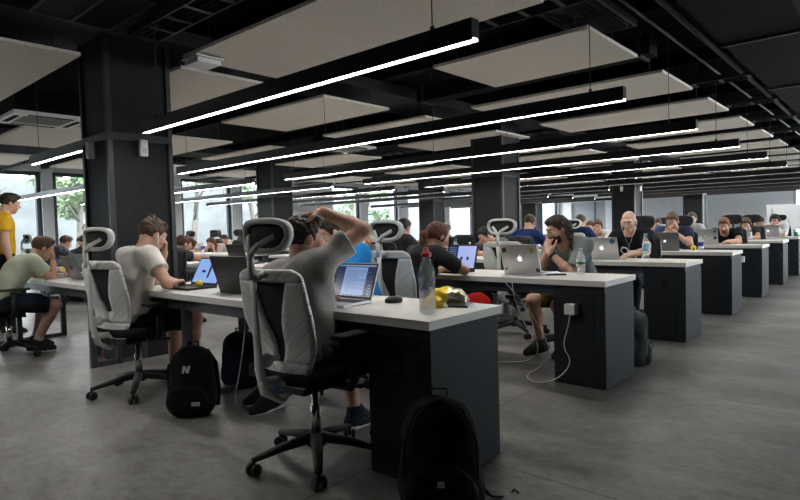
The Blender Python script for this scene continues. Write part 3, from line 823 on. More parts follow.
def rx(a): c, s = math.cos(a), math.sin(a); return np.array([[1, 0, 0], [0, c, -s], [0, s, c]])
def ry(a): c, s = math.cos(a), math.sin(a); return np.array([[c, 0, s], [0, 1, 0], [-s, 0, c]])
def rz(a): c, s = math.cos(a), math.sin(a); return np.array([[c, -s, 0], [s, c, 0], [0, 0, 1]])
def unit(v): v = np.array(v, float); return v / (np.linalg.norm(v) + 1e-12)
def ik(S, T, l1, l2, pole):
    S, T = np.array(S, float), np.array(T, float); d = T - S; L = np.linalg.norm(d)
    if L > (l1 + l2) * .995: T = S + d / L * (l1 + l2) * .995; d = T - S; L = np.linalg.norm(d)
    u = d / L; a = (l1 * l1 - l2 * l2 + L * L) / (2 * L); hh = math.sqrt(max(l1 * l1 - a * a, 0))
    p = np.array(pole, float); p = unit(p - u * (p @ u))
    return S + u * a + p * hh, T
def RAD(*a): return [math.radians(x) for x in a]

SKIN = mat('skin', (0.56, 0.33, 0.24), 0.5, noise=0.10, nscale=18, bump=0.03, spec=0.35)
SKIN_PALE = mat('skin', (0.62, 0.40, 0.31), 0.5, noise=0.10, nscale=18, bump=0.03, spec=0.35)
LIP = mat('lips', (0.45, 0.20, 0.16), 0.5)
EYE_W = mat('eye_white', (0.7, 0.68, 0.65), 0.3)
EYE_D = mat('eye_iris', (0.05, 0.03, 0.02), 0.2)
HAIRM = {}
def hair_mat(c):
    if c not in HAIRM: HAIRM[c] = mat('hair', c, 0.55, noise=0.45, nscale=70, bump=0.6, spec=0.4)
    return HAIRM[c]
BROWN, DARK, BLACK, GINGER, AUBURN, FAIR = (0.075, 0.042, 0.024), (0.03, 0.02, 0.014), (0.012, 0.01, 0.009), (0.17, 0.075, 0.03), (0.10, 0.035, 0.016), (0.14, 0.09, 0.05)

def hand(sdf, W, d, n, right, curl=0.5, spread=0.05, thumb=0.6, s=1.0):
    """W wrist, d towards fingers, n palm normal (the way the palm looks)"""
    d = unit(d); n = unit(np.array(n, float) - d * (np.array(n, float) @ d))
    t = np.cross(d, n) * (1 if right else -1)  # towards the thumb
    kk = 0.012
    for o, r in ((-.026, .0125), (-.009, .0135), (.009, .0135), (.026, .0125)):
        sdf.cap(W + d * .012 * s + t * o * .55 * s, W + d * .088 * s + t * o * s, r * s, .0105 * s, k=kk)
    fl = [(.026, .040, .024, .019, .0088), (.009, .045, .028, .021, .0090), (-.009, .042, .026, .020, .0086), (-.0265, .032, .020, .017, .0076)]
    for i, (o, a, b, c, r) in enumerate(fl):
        p = W + d * (.090 - .004 * abs(i - 1)) * s + t * o * s
        ang = 0.0; dirn = unit(d + t * spread * (1.5 - i))
        for j, L in enumerate((a, b, c)):
            ang += curl * (0.75, 1.0, 0.7)[j] * (1 + .06 * i)
            v = dirn * math.cos(ang) + n * math.sin(ang)
            q = p + v * L * s
            sdf.cap(p, q, r * s * (1 - .07 * j), r * s * (1 - .07 * (j + 1)), k=.004)
            p = q
    p = W + d * .028 * s + t * .026 * s
    v = unit(d * .55 + t * .75 + n * .35)
    q = p + v * .045 * s; sdf.cap(p, q, .0145 * s, .0112 * s, k=.012)
    v2 = unit(d * .85 + t * (.35 - .5 * thumb) + n * (.25 + .5 * thumb)); q2 = q + v2 * .032 * s; sdf.cap(q, q2, .0108 * s, .0098 * s, k=.004)
    v3 = unit(d * .9 + t * (.1 - .7 * thumb) + n * (.2 + .6 * thumb)); sdf.cap(q2, q2 + v3 * .024 * s, .0098 * s, .0082 * s, k=.004)

def person(at, yaw, label, hz=None, edge=None, at_hip=False, group=None, lean=22, side=0, twist=0, head=(0, 25, 0), R=None, L=None, legs=None, shirt=(.5, .5, .5), sleeve=.55,
           pants=(.03, .035, .05), shorts=False, shoe=(.02, .02, .022), hair=('short', BROWN), beard=None, skin=None, s=0.95, res=0.010, hip=.545,
           standing=False, sole=None, extra=None, fem=False, shirt_noise=.0035, torso=1.0, girth=1.0):
    skin = skin or SKIN
    B = SDF(); SH = SDF(); PT = SDF()
    side = math.radians(side); tw = math.radians(twist)
    z = np.array([0, 0, 1.0])
    def fr(a, b=1.0): return ry(side * b) @ rz(tw * b) @ rx(-a)
    H = np.array([0, 0, hip])
    hy, hp, hr = RAD(*head)
    Rh = rz(hy) @ rx(-hp) @ ry(hr)
    def kin(le):
        g0, g1, g2 = fr(le * .45, .3), fr(le * 1.0, .7), fr(le * 1.35, 1.0)
        q1 = H + g0 @ z * .17 * s * torso; q2 = q1 + g1 @ z * .18 * s * torso; q3 = q2 + g2 @ z * .165 * s * torso
        n0 = q3 + g2 @ np.array([0, .012, -.02])
        h0 = n0 + (unit(g2 @ z + Rh @ z * .9 + np.array([0, .25, 0])) * .085 + Rh @ np.array([0, .022, .085])) * s
        return g0, g1, g2, q1, q2, q3, n0, h0
    lean = math.radians(lean)
    if hz is not None:
        lo_, hi_ = math.radians(-8), math.radians(62)
        for _ in range(24):
            lean = (lo_ + hi_) / 2
            if kin(lean)[7][2] > hz: lo_ = lean
            else: hi_ = lean
    f0, f1, f2, p1, p2, p3, nb, hc = kin(lean)
    w = .9 if fem else 1.0
    sw = .178 * w * s
    ya = math.radians(yaw)
    loc = np.array([at[0], at[1], 0.0])
    if not at_hip: loc = loc - rz(ya) @ np.array([hc[0], hc[1], 0])
    e = .4
    if edge is not None:                      # distance from the hip to the desk edge, along the way the person faces
        e = (edge - loc[1]) / math.cos(ya)
    shl = p2 + f2 @ np.array([-sw, -.012, .112]) * np.array([1, 1, 1]); shr = p2 + f2 @ np.array([sw, -.012, .112])
    def torso_prims(S, off=0.0, clip=None):
        S.ell(H + f0 @ np.array([0, -.01, .02]), np.array([.168, .128, .125]) * s + off, f0, k=.05, clip=clip)
        S.ell((H + p1) / 2 + f0 @ np.array([0, .004, .03]), np.array([.148 * w * girth, .112 * girth, .13]) * s + off, f0, k=.06, clip=clip)
        S.ell(p1 + f1 @ np.array([0, .005, .07]), np.array([.150 * w * girth, .110 * girth, .14]) * s + off, f1, k=.06, clip=clip)
        S.ell(p2 + f2 @ np.array([0, .0, .03]), np.array([.160 * w * girth, .112 * girth, .125]) * s + off, f2, k=.06, clip=clip)
        S.cap(shl + f2 @ np.array([.03, 0, -.012]), shr + f2 @ np.array([-.03, 0, -.012]), .058 * s + off, k=.05, clip=clip)
        if fem:
            for sg in (-1, 1): S.ell(p2 + f2 @ np.array([sg * .07, .085, -.0]) * s, np.array([.062, .055, .062]) * s + off, f2, k=.03, clip=clip)
    torso_prims(B)
    # head
    B.cap(nb - f2 @ z * .03, hc + Rh @ np.array([0, -.03, -.05]) * s, .060 * s * (.88 if fem else 1), .054 * s * (.88 if fem else 1), k=.03)
    B.cap(nb + f2 @ np.array([-.03, -.01, .012]), shl + f2 @ np.array([.05, 0, .012]), .040 * s, .045 * s, k=.04)
    B.cap(nb + f2 @ np.array([.03, -.01, .012]), shr + f2 @ np.array([-.05, 0, .012]), .040 * s, .045 * s, k=.04)
    def hp_(x, y, zz): return hc + Rh @ np.array([x, y, zz]) * s
    B.ell(hp_(0, -.014, .026), np.array([.073, .094, .086]) * s, Rh, k=.03)
    B.ell(hp_(0, .028, -.035), np.array([.058, .064, .076]) * s, Rh, k=.03)
    B.ell(hp_(0, .062, -.098), np.array([.024, .022, .020]) * s, Rh, k=.03)
    B.cap(hp_(-.032, .081, .026), hp_(.032, .081, .026), .012 * s, k=.02)
    for sg in (-1, 1):
        B.ell(hp_(sg * .031, .097, .004), np.array([.017, .012, .011]) * s, Rh, k=.012, op='sub')
        B.ell(hp_(sg * .042, .062, -.03), np.array([.022, .02, .02]) * s, Rh, k=.02)
        B.ell(hp_(sg * .078, -.006, -.012), np.array([.011, .021, .032]) * s, Rh @ rz(sg * -.35), k=.008)
    B.cap(hp_(0, .088, .010), hp_(0, .110, -.030), .0085 * s, .0125 * s, k=.012)
    for sg in (-1, 1): B.ell(hp_(sg * .012, .098, -.034), np.array([.008, .010, .007]) * s, Rh, k=.008)
    B.cap(hp_(-.017, .084, -.060), hp_(.017, .084, -.060), .008 * s, k=.008)
    B.cap(hp_(-.015, .083, -.070), hp_(.015, .083, -.070), .008 * s, k=.006)
    # arms
    la, lf = .285 * s, .255 * s
    arm = {}
    for right, sh, spec in ((True, shr, R), (False, shl, L)):
        sg = 1 if right else -1
        spec = dict(spec or {})
        T = spec.get('w', (sg * .13, .40, .79))
        if callable(T): T = T(hp_, e)
        pole = spec.get('pole', (sg * .8, -.3, -.6))
        el, wr = ik(sh, T, la, lf, pole)
        d = spec.get('d', wr - el)
        if callable(d): d = d(hp_, wr)
        nn = spec.get('n', (0, 0, -1))
        if callable(nn): nn = nn(hp_, wr)
        arm[right] = (sh, el, wr)
        B.cap(sh, el, .052 * s * w, .041 * s * w, k=.035)
        m = el + (wr - el) * .3
        B.cap(el, m, .040 * s * w, .041 * s * w, k=.02); B.cap(m, wr, .041 * s * w, .027 * s * w, k=.02)
        hand(B, wr, d, nn, right, spec.get('curl', .35), spec.get('spread', .06), spec.get('thumb', .5), s)
    # legs
    lt, lc = .43 * s, .42 * s
    legs = legs or {}
    hipw = .092 * s
    lg = {}
    for right in (True, False):
        sg = 1 if right else -1
        sp = legs.get('R' if right else 'L', {})
        hj = H + f0 @ np.array([sg * hipw, .01, -.01]) if standing else H + np.array([sg * hipw, .02, -.012])
        foot = np.array(sp.get('foot', (sg * .12, .42, .085)), float)
        kn, an = ik(hj, foot, lt, lc, sp.get('pole', (sg * .12, .5, 1)))
        toe = np.array(sp.get('toe', (sg * .15, 1, -.12)), float); toe = unit(toe)
        lg[right] = (hj, kn, an, toe)
        B.cap(hj, kn, .086 * s, .056 * s, k=.04)
        c1 = kn + (an - kn) * .3 - unit(toe * np.array([1, 1, 0])) * .012
        B.cap(kn, c1, .053 * s, .056 * s, k=.03); B.cap(c1, an, .055 * s, .034 * s, k=.03)
        B.cap(an, an + toe * .11 * s + np.array([0, 0, -.05 * s]), .032 * s, .020 * s, k=.02)
    V, Q = B.mesh(res)
    root = np_object('person', [(V, Q, 0)], [skin])
    tag(root, label, 'person', group)
    # shirt
    off = .015
    hem = [(H + f0 @ np.array([0, 0, -.06]), -(f0 @ z))]
    torso_prims(SH, 0.0, clip=hem)
    SH.cap(nb + f2 @ np.array([-.035, -.01, .0]), shl + f2 @ np.array([.05, 0, .012]), .036 * s, .045 * s, k=.04)
    SH.cap(nb + f2 @ np.array([.035, -.01, .0]), shr + f2 @ np.array([-.05, 0, .012]), .036 * s, .045 * s, k=.04)
    for right in (True, False):
        sh, el, wr = arm[right]
        if sleeve <= 0: continue
        if sleeve <= 1:
            e = sh + (el - sh) * sleeve
            SH.cap(sh, sh + (el - sh) * min(1.0, sleeve + .15), .056 * s * w, .056 * s * w, k=.035, clip=[(e, el - sh)])
        else:
            SH.cap(sh, el, .056 * s * w, .046 * s * w, k=.035)
            e = el + (wr - el) * (sleeve - 1)
            SH.cap(el, wr, .046 * s * w, .034 * s * w, k=.02, clip=[(e, wr - el)])
    SH.cap(nb + f2 @ np.array([0, .03, .035]), nb + Rh @ np.array([0, .04, .14]), .050 * s, .060 * s, k=.01, op='sub')
    V, Q = SH.mesh(res, noise=shirt_noise, nf=24, off=off, seed=hash(label) % 17 if False else len(label))
    so = np_object('shirt', [(V, Q, 0)], [shirt if isinstance(shirt, bpy.types.Material) else fabric(shirt)], root)
    # trousers or shorts
    top = [(H + f0 @ np.array([0, 0, .06]), f0 @ z)]
    PT.ell(H + f0 @ np.array([0, -.01, .015]), np.array([.170, .130, .125]) * s, f0, k=.05, clip=top)
    for right in (True, False):
        hj, kn, an, toe = lg[right]
        if shorts:
            e = hj + (kn - hj) * .86
            PT.cap(hj, kn, .094 * s, .074 * s, k=.04, clip=[(e, kn - hj)])
        else:
            PT.cap(hj, kn, .090 * s, .062 * s, k=.04)
            e = kn + (an - kn) * .97
            PT.cap(kn, an, .062 * s, .050 * s, k=.03, clip=[(e, an - kn)])
    V, Q = PT.mesh(res, noise=.003, nf=20, off=.008, seed=3)
    np_object('shorts' if shorts else 'trousers', [(V, Q, 0)], [fabric(pants)], root)
    # shoes
    for right in (True, False):
        hj, kn, an, toe = lg[right]
        fl = unit(toe * np.array([1, 1, 1]))
        up = unit(np.cross(np.cross(fl, z), fl)); up = up if up[2] > 0 else -up
        base = an - up * .085 * s
        S = SDF()
        c = base + up * .04
        S.cap(c - fl * .045 * s, c + fl * .06 * s, .040 * s, .042 * s, k=.02)
        S.cap(c + fl * .05 * s, c - up * .008 + fl * .155 * s, .042 * s, .032 * s, k=.03)
        S.cap(an + up * .004 + fl * .02 * s, c + fl * .10 * s, .044 * s, .044 * s, k=.03)
        S.cap(c, an + up * .02 - fl * .005, .040 * s, .046 * s, k=.03, clip=[(an + up * .045, up)])
        V, Q = S.mesh(res, off=.003, clips=[(base + up * .012, -up)])
        shoe_o = np_object('shoe', [(V, Q, 0)], [fabric(shoe)], root)
        if sole is not None:
            lat = np.cross(fl, up); m = MB(); ring = []
            for (a, b) in ((-.088, .03), (-.05, .044), (.03, .040), (.10, .047), (.15, .043), (.185, .022)):
                ring.append((a, b))
            out = [(a, b) for a, b in ring] + [(a, -b) for a, b in reversed(ring)]
            M4 = Matrix(((fl[0], lat[0], up[0], base[0]), (fl[1], lat[1], up[1], base[1]), (fl[2], lat[2], up[2], base[2]), (0, 0, 0, 1)))
            m.prism([(a * s, b * s) for a, b in out], 0.0, .018, M=M4)
            m.build('sole', sole, shoe_o)
    # hair
    style, hcol = hair
    hm = hair_mat(hcol)
    if style != 'bald':
        HS = SDF()
        N1 = Rh @ unit([0, .86, -.50]); C1 = hp_(0, .058, .050)
        N2 = Rh @ unit([0, .35, -.94]); C2 = hp_(0, -.06, -.085)
        cl = [(C1, N1), (C2, N2)]
        HS.ell(hp_(0, -.018, .032), np.array([.083, .104, .094]) * s, Rh, k=.02, clip=cl)
        if style in ('short', 'quiff', 'messy'):
            HS.ell(hp_(0, .035, .088), np.array([.058, .055, .034]) * s, Rh, k=.02)
            for sg in (-1, 1): HS.cap(hp_(sg * .072, .012, .03), hp_(sg * .072, .018, -.012), .010 * s, .006 * s, k=.01)
        if style == 'quiff': HS.ell(hp_(0, .065, .10), np.array([.05, .045, .036]) * s, Rh, k=.02)
        if style == 'messy':
            rr = random.Random(len(label))
            for i in range(26):
                a = rr.uniform(0, 6.28); e = rr.uniform(.15, 1.3)
                dv = np.array([math.cos(a) * math.cos(e), math.sin(a) * math.cos(e) - .1, math.sin(e)])
                if dv[1] > .5 and dv[2] < .45: continue
                b = np.array([0, -.012, .03]) + dv * np.array([.075, .092, .082])
                t2 = b + dv * .028 + np.array([rr.uniform(-.02, .02), .018, rr.uniform(-.01, .02)])
                HS.cap(hp_(*b), hp_(*t2), .016 * s, .005 * s, k=.012)
        if style in ('long', 'ponytail', 'bun'):
            HS.ell(hp_(0, .03, .082), np.array([.062, .058, .034]) * s, Rh, k=.02)
            for sg in (-1, 1): HS.cap(hp_(sg * .068, .03, .05), hp_(sg * .078, .0, -.03), .018 * s, .016 * s, k=.02)
        if style == 'long':
            for sg in (-1, -.55, 0, .55, 1):
                y0 = -.02 - .07 * (1 - abs(sg))
                e = hp_(sg * .082, y0 - .01, -.06); dn = e + np.array([sg * .03, -.02 if abs(sg) < 1 else .03, -.17]) * s
                HS.cap(hp_(sg * .075, y0, .02), e, .032 * s, .034 * s, k=.03); HS.cap(e, dn, .034 * s, .018 * s, k=.03)
        if style == 'ponytail':
            a = hp_(0, -.105, .015); b = a + (Rh @ np.array([0, -.035, -.035])) * s; c = b + np.array([0, -.02, -.12]) * s; d2 = c + np.array([0, .01, -.12]) * s
            HS.cap(a, b, .022 * s, .034 * s, k=.02); HS.cap(b, c, .036 * s, .036 * s, k=.02); HS.cap(c, d2, .034 * s, .012 * s, k=.02)
        if style == 'bun': HS.ell(hp_(0, -.11, .055), np.array([.038, .038, .036]) * s, Rh, k=.015)
        if style == 'dreads':
            rr = random.Random(5)
            HS.ell(hp_(0, .03, .085), np.array([.064, .06, .036]) * s, Rh, k=.02)
            for i in range(26):
                ang = math.radians(14 + 152 * (i // 2) / 12.0 + 5 * (i % 2))           # around the back, ear to ear
                x0, y0 = math.cos(ang) * .078, -math.sin(ang) * .095 - .01
                zz = .06 if i % 2 else -.02
                p = hp_(x0 * .95, y0 * .95, zz)
                out = Rh @ np.array([math.cos(ang), -math.sin(ang), 0])
                q = p + out * (.045 if i % 2 else .022) * s + np.array([0, 0, -.05]) * s
                e = q + np.array([rr.uniform(-.02, .02), -.02, -.085 - rr.uniform(0, .06)]) * s + out * .012
                HS.cap(p, q, .010 * s, .0105 * s, k=.002); HS.cap(q, e, .0105 * s, .008 * s, k=.002)
        V, Q = HS.mesh(.005 if style == 'dreads' else min(res, .008), noise=.003, nf=95, seed=len(label))
        np_object('hair', [(V, Q, 0)], [hm], root)
    if beard:
        BS = SDF(); N = Rh @ unit([0, -1, .15])
        cl = [(hp_(0, .028, -.05), N), (hp_(0, .06, -.040), Rh @ unit([0, -.1, 1]))]
        BS.ell(hp_(0, .030, -.045), np.array([.064, .072, .078]) * s, Rh, k=.01, clip=cl)
        BS.ell(hp_(0, .064, -.102), np.array([.03, .029, .028]) * s, Rh, k=.02)
        BS.cap(hp_(-.02, .096, -.064), hp_(.02, .096, -.064), .007 * s, k=.004, op='sub')
        V, Q = BS.mesh(min(res, .007), noise=.0025, nf=110)
        np_object('beard', [(V, Q, 0)], [hair_mat(beard)], root)
    if res < .0125:
        for sg in (-1, 1):
            m = MB(); M4 = Matrix.Translation(Vector(hp_(sg * .031, .0765, .004))) @ Matrix([list(r) for r in Rh]).to_4x4()
            m.ball((0, 0, 0), .0118 * s, 12, M=M4, mi=0); m.ball((0, .0075 * s, -.002 * s), (.0062 * s, .006 * s, .0062 * s), 8, M=M4, mi=1)
            m.build('eye', [EYE_W, EYE_D], root)
            m = MB(); m.tube([hp_(sg * .015, .096, .024), hp_(sg * .030, .0935, .030), hp_(sg * .046, .082, .026)], [.0035 * s, .0045 * s, .0025 * s], 6)
            m.build('eyebrow', hair_mat(beard or (BROWN if style == 'bald' else hcol)), root)
        m = MB(); m.tube([hp_(-.022, .086, -.0655), hp_(0, .0935, -.0650), hp_(.022, .086, -.0655)], [.003 * s, .005 * s, .003 * s], 6)
        m.build('lips', LIP, root)
    if extra: extra(root, dict(hp=hp_, Rh=Rh, nb=nb, f2=f2, p2=p2, arm=arm, s=s, H=H, lg=lg))
    root.location = loc; root.rotation_euler = (0, 0, ya)
    return root

# arm presets ------------------------------------------------
def typing(sg, x=.11, y=.15, zz=.785, curl=.4): return dict(w=lambda hp, e: (sg * x, e + y, zz), pole=(sg * .9, -.2, -.7), d=(-sg * .15, 1, -.12), n=(0, 0, -1), curl=curl)
def at_face(sg, dx=.03, dy=.12, dz=-.11, curl=1.1, el=(.25, .35, -1), d=None, n=None):
    return dict(w=lambda hp, e: hp(sg * dx, dy, dz), pole=(sg * el[0], el[1], el[2]), d=d or (lambda hp, wr: hp(sg * -.01, .10, .0) - wr + np.array([0, 0, .04])), n=n or (lambda hp, wr: hp(0, 0, -.03) - wr), curl=curl)
def cheek(sg): return at_face(sg, .085, .055, -.10, .5, d=lambda hp, wr: hp(sg * .07, .04, .05) - wr, n=lambda hp, wr: hp(0, 0, -.02) - wr)
def on_desk(sg, x, dy, zz=.785, d=None, n=(0, 0, -1), curl=.5, pole=None): return dict(w=lambda hp, e: (sg * x, e + dy, zz), d=d or (-sg * .8, .5, 0), n=n, curl=curl, pole=pole or (sg * 1, -.1, -.5))
# ------------------------------------------------------------------ the people at the desks
def near_edge(r): return row_y(r)
def far_edge(r): return row_y(r) + DEPTH
SEATS = []
def sit(r, where, xy, hz, label, chair_col='B', yaw=None, chair_label=None, cx=None, cxy=None, **kw):
    """one seated person and the chair below; where 'n' = near side of desk row r, 'f' = far side"""
    yw = (0 if where == 'n' else 180) if yaw is None else yaw
    kw.setdefault('R', typing(1)); kw.setdefault('L', typing(-1))
    p = person(xy, yw, label, hz=hz, edge=near_edge(r) if where == 'n' else far_edge(r), **kw)
    if chair_col:
        a = math.radians(yw); x, y = p.location.x - math.sin(a) * .05, p.location.y + math.cos(a) * .05
        if cxy: x, y = cxy
        chair(x, y, cx if cx is not None else yw, chair_label or (('white' if chair_col == 'W' else 'black') + ' office chair under the ' + ' '.join(label.split()[:11]).rstrip(',')), chair_col)
    return p
WHITE_SOLE = mat('sole_white', (.6, .6, .58), .6)
M_WIRE = mat('cable_white', (.75, .75, .74), .5)
def earphones(root, c):
    hp = c['hp']; m = MB()
    for sg in (-1, 1):
        m.tube([hp(sg * .084, .008, -.015), hp(sg * .078, .03, -.06), hp(sg * .03, .085, -.19), hp(0, .10, -.27)], .0022, 5); m.ball(hp(sg * .084, .006, -.013), .008, 8)
    m.tube([hp(0, .10, -.27), hp(.01, .12, -.38), hp(.05, .17, -.45)], .0022, 5); m.build('earphones', M_WIRE, root)
def headphones(root, c):
    hp = c['hp']; m = MB(); m.tube([hp(math.cos(t) * .094, -.01, .02 + math.sin(t) * .115) for t in [math.pi * k / 14 for k in range(15)]], .008, 6)
    for sg in (-1, 1): m.ball(hp(sg * .088, -.005, -.01), (.02, .034, .038), 10)
    m.build('headphones', mat('headphone_black', (.012, .012, .013), .4), root)

# --- first row
SOCK = fabric((.55, .54, .52))
def green_extra(root, c):
    for k in (True, False):
        hj, kn, an, toe = c['lg'][k]; S = SDF(); u = unit(kn - an)
        S.cap(an - u * .03, an + u * .10, .040, .043, k=.01, clip=[(an + u * .08, u)]); V, Q = S.mesh(.008, off=.003); np_object('sock', [(V, Q, 0)], [SOCK], root)
sit(1, 'n', (-6.50, 1.97), 1.03, 'young man in pale green t-shirt and navy shorts hiding his face in his hand', 'B', res=.008, shirt=(.50, .56, .42), shorts=True, pants=(.02, .03, .055), shoe=(.035, .03, .03), sole=WHITE_SOLE,
    head=(-4, 22, 0), R=at_face(1, .02, .13, -.10, .9), L=on_desk(-1, .05, .22), hair=('short', BROWN), extra=green_extra,
    legs=dict(R=dict(foot=(.12, .24, .10), toe=(.1, 1, -.1)), L=dict(foot=(-.10, .30, .10), toe=(-.1, 1, -.1))), chair_label='black office chair under the young man in pale green')
sit(1, 'n', (-4.16, 1.985), 1.135, 'young man in white t-shirt and dark shorts with earphones, fist at his mouth', 'W', yaw=4, cx=10, res=.007, shirt=(.72, .67, .63), shorts=True, pants=(.014, .014, .016), shoe=(.03, .03, .032), sole=WHITE_SOLE,
    head=(-6, 24, 0), R=dict(w=lambda hp, e: (.20, e + .16, .79), d=(-.55, .8, 0), n=(0, 0, -1), curl=.7, pole=(1, -.3, -.6)), L=at_face(-1, .01, .14, -.10, 1.3), hair=('messy', BROWN), extra=earphones,
    legs=dict(R=dict(foot=(.14, .40, .10), toe=(.35, 1, -.25)), L=dict(foot=(-.06, .36, .09), toe=(0, 1, -.1))), chair_label='white office chair under the man in white t-shirt')
sit(1, 'n', (-2.22, 1.80), None, 'man in heather grey t-shirt seen from behind, right hand laid on top of his head', 'W', yaw=4, cx=3, cxy=(-2.16, 1.80), at_hip=True, torso=.86, lean=3, side=-12, girth=1.13, shirt_noise=.007, res=.0065, shirt=(.47, .455, .435), shorts=True, pants=(.10, .10, .095), shoe=(.02, .024, .035), sole=WHITE_SOLE,
    head=(-22, 4, 0), R=dict(w=lambda hp, e: hp(.045, .075, .145), d=lambda hp, wr: hp(-.03, -.09, .10) - wr, n=lambda hp, wr: hp(0, 0, -.02) - wr, curl=.22, spread=.10, pole=(.9, .75, .25)), L=typing(-1), hair=('short', DARK), sleeve=.62,
    legs=dict(R=dict(foot=(.16, .40, .09), toe=(.3, 1, -.1)), L=dict(foot=(-.10, .46, .085))), chair_label='white office chair nearest the camera, under the man in grey')
sit(1, 'f', (-2.88, 2.58), 1.12, 'man in bright blue t-shirt and jeans facing the man in grey across the desk', 'N', res=.008, yaw=168, cx=200, cxy=(-3.17, 2.80), shirt=(.02, .22, .58), pants=(.04, .065, .11), shoe=(.02, .02, .025), sole=WHITE_SOLE, head=(-10, 22, 0), hair=('short', DARK),
    legs=dict(R=dict(foot=(.24, .62, .085)), L=dict(foot=(.06, .68, .085))), chair_label='black office chair behind the man in bright blue')
sit(1, 'f', (-6.10, 2.66), 1.08, 'person in black clothes across the desk from the man in pale green', 'N', shirt=(.015, .015, .017), pants=(.012, .012, .014), shoe=(.012, .012, .013), head=(0, 28, 0), hair=('short', DARK), sleeve=1.5,
    legs=dict(R=dict(foot=(.10, .50, .085)), L=dict(foot=(-.06, .62, .085))), chair_label='black office chair under the person in black clothes')
# the standing man in yellow
person((-8.12, 2.02), -6, 'standing man in yellow t-shirt and black trousers, arms hanging down', at_hip=True, standing=True, lean=4, hip=.91, s=1.0, head=(0, 14, 0), shirt=(.62, .36, .02), pants=(.012, .012, .014), shoe=(.02, .02, .02),
       R=dict(w=(.26, .05, .80), d=(0, .15, -1), n=(-1, 0, 0), pole=(.3, -1, 0), curl=.3), L=dict(w=(-.26, .05, .80), d=(0, .15, -1), n=(1, 0, 0), pole=(-.3, -1, 0), curl=.3),
       legs=dict(R=dict(foot=(.11, .02, .085), pole=(0, 1, .1)), L=dict(foot=(-.11, -.02, .085), pole=(0, 1, .1))), hair=('short', DARK))
# --- second row
def plaid():
    m = fabric((.055, .07, .10)).copy(); nt = m.node_tree; L = nt.links.new; bs = nt.nodes['Principled BSDF']
    tc = nt.nodes.new('ShaderNodeTexCoord'); c = nt.nodes.new('ShaderNodeTexChecker'); c.inputs['Scale'].default_value = 26
    c.inputs['Color1'].default_value = (.03, .045, .085, 1); c.inputs['Color2'].default_value = (.16, .17, .20, 1); L(tc.outputs['Object'], c.inputs['Vector']); L(c.outputs['Color'], bs.inputs['Base Color']); m.name = 'plaid'; return m
PLAID = plaid()
sit(2, 'n', (-10.9, 3.66), 1.04, 'man in dark plaid shirt in profile, behind the man in pale green', 'W', shirt=PLAID, sleeve=1.8, head=(0, 22, 0), hair=('short', BROWN))
sit(2, 'f', (-12.55, 4.52), 1.03, 'dark-haired man in black jacket facing the man in plaid', 'B', shirt=(.02, .02, .025), sleeve=1.85, head=(10, 30, 0), hair=('short', BLACK))
sit(2, 'n', (-6.85, 3.66), 1.00, 'man in charcoal t-shirt reaching to his laptop, half hidden by the thick black column', 'W', shirt=(.045, .047, .05), head=(-5, 18, 0), R=typing(1, .08, .30), L=typing(-1, .1, .28), hair=('short', BROWN))
sit(2, 'n', (-2.82, 3.68), 1.055, 'woman in charcoal t-shirt with reddish ponytail, forearm on the desk', 'W', res=.008, yaw=-14, cx=2, fem=True, shirt=(.035, .035, .038), head=(-4, 16, 0), R=dict(w=lambda hp, e: (.02, e + .18, .785), d=(-.9, .3, 0), n=(0, 0, -1), curl=.5, pole=(1, .1, -.5)), L=typing(-1), hair=('ponytail', AUBURN), sleeve=.75, chair_label='white office chair behind the water bottle with a red cap')
def dread_extra(root, c):
    m = MB(); sh, el, wr = c['arm'][False]; d = unit(wr - el); M4 = Vector(d).to_track_quat('Z', 'Y').to_matrix().to_4x4(); M4.translation = Vector(wr - d * .03)
    m.lathe([(.030, -.012), (.036, -.008), (.036, .008), (.030, .012)], n=16, M=M4); m.build('wristband', M_LBLK, root)
sit(2, 'f', (-2.19, 4.50), 1.085, 'bearded man with dreadlocks, grey shirt over navy, resting his mouth on clasped hands', 'N', res=.0075, yaw=168, cx=203, cxy=(-2.26, 4.78), shirt=(.20, .225, .22), sleeve=.8, shorts=True, pants=(.14, .095, .03), shoe=(.03, .025, .022), head=(-16, 18, 0), beard=DARK,
    R=at_face(1, .03, .13, -.15, 1.2), L=at_face(-1, .02, .15, -.165, 1.0), hair=('dreads', DARK), extra=dread_extra, legs=dict(R=dict(foot=(.20, .32, .09), toe=(.3, 1, -.1)), L=dict(foot=(-.02, .26, .09), toe=(0, 1, -.1))))
# --- third row
sit(3, 'f', (-4.11, 6.38), 1.0, 'dark-haired man in grey t-shirt looking down, in front of the black column', 'N', yaw=166, shirt=(.13, .13, .14), head=(-14, 30, 0), hair=('short', BLACK))
def tee_graphic(root, c):
    f2, p2, s = c['f2'], c['p2'], c['s']; m = MB()
    for (cx, cz, r) in ((.055, -.02, .045), (-.03, -.06, .045), (.045, -.11, .042), (-.10, -.10, .035)):
        ring = [p2 + f2 @ (np.array([cx + r * math.cos(t), .135 - 1.2 * (cx + r * math.cos(t)) ** 2, cz + r * math.sin(t)]) * s) for t in [2 * math.pi * k / 6 for k in range(6)]]
        m.tube(ring, .010, 6, loop=True)
    m.build('shirt_print', mat('print_white', (.7, .7, .7), .8), root); earphones(root, c)
sit(3, 'f', (-2.26, 6.38), 1.135, 'bald man in black t-shirt with white print and earphones', 'B', res=.0085, shirt=(.012, .013, .017), head=(8, 20, 0), hair=('bald', DARK), beard=None, extra=tee_graphic, skin=SKIN_PALE)
sit(3, 'f', (-11.67, 6.38), .93, 'woman with long auburn hair in white top, farther from the column of the pair', 'B', fem=True, shirt=(.5, .48, .46), head=(10, 20, 0), hair=('long', AUBURN), R=cheek(1))
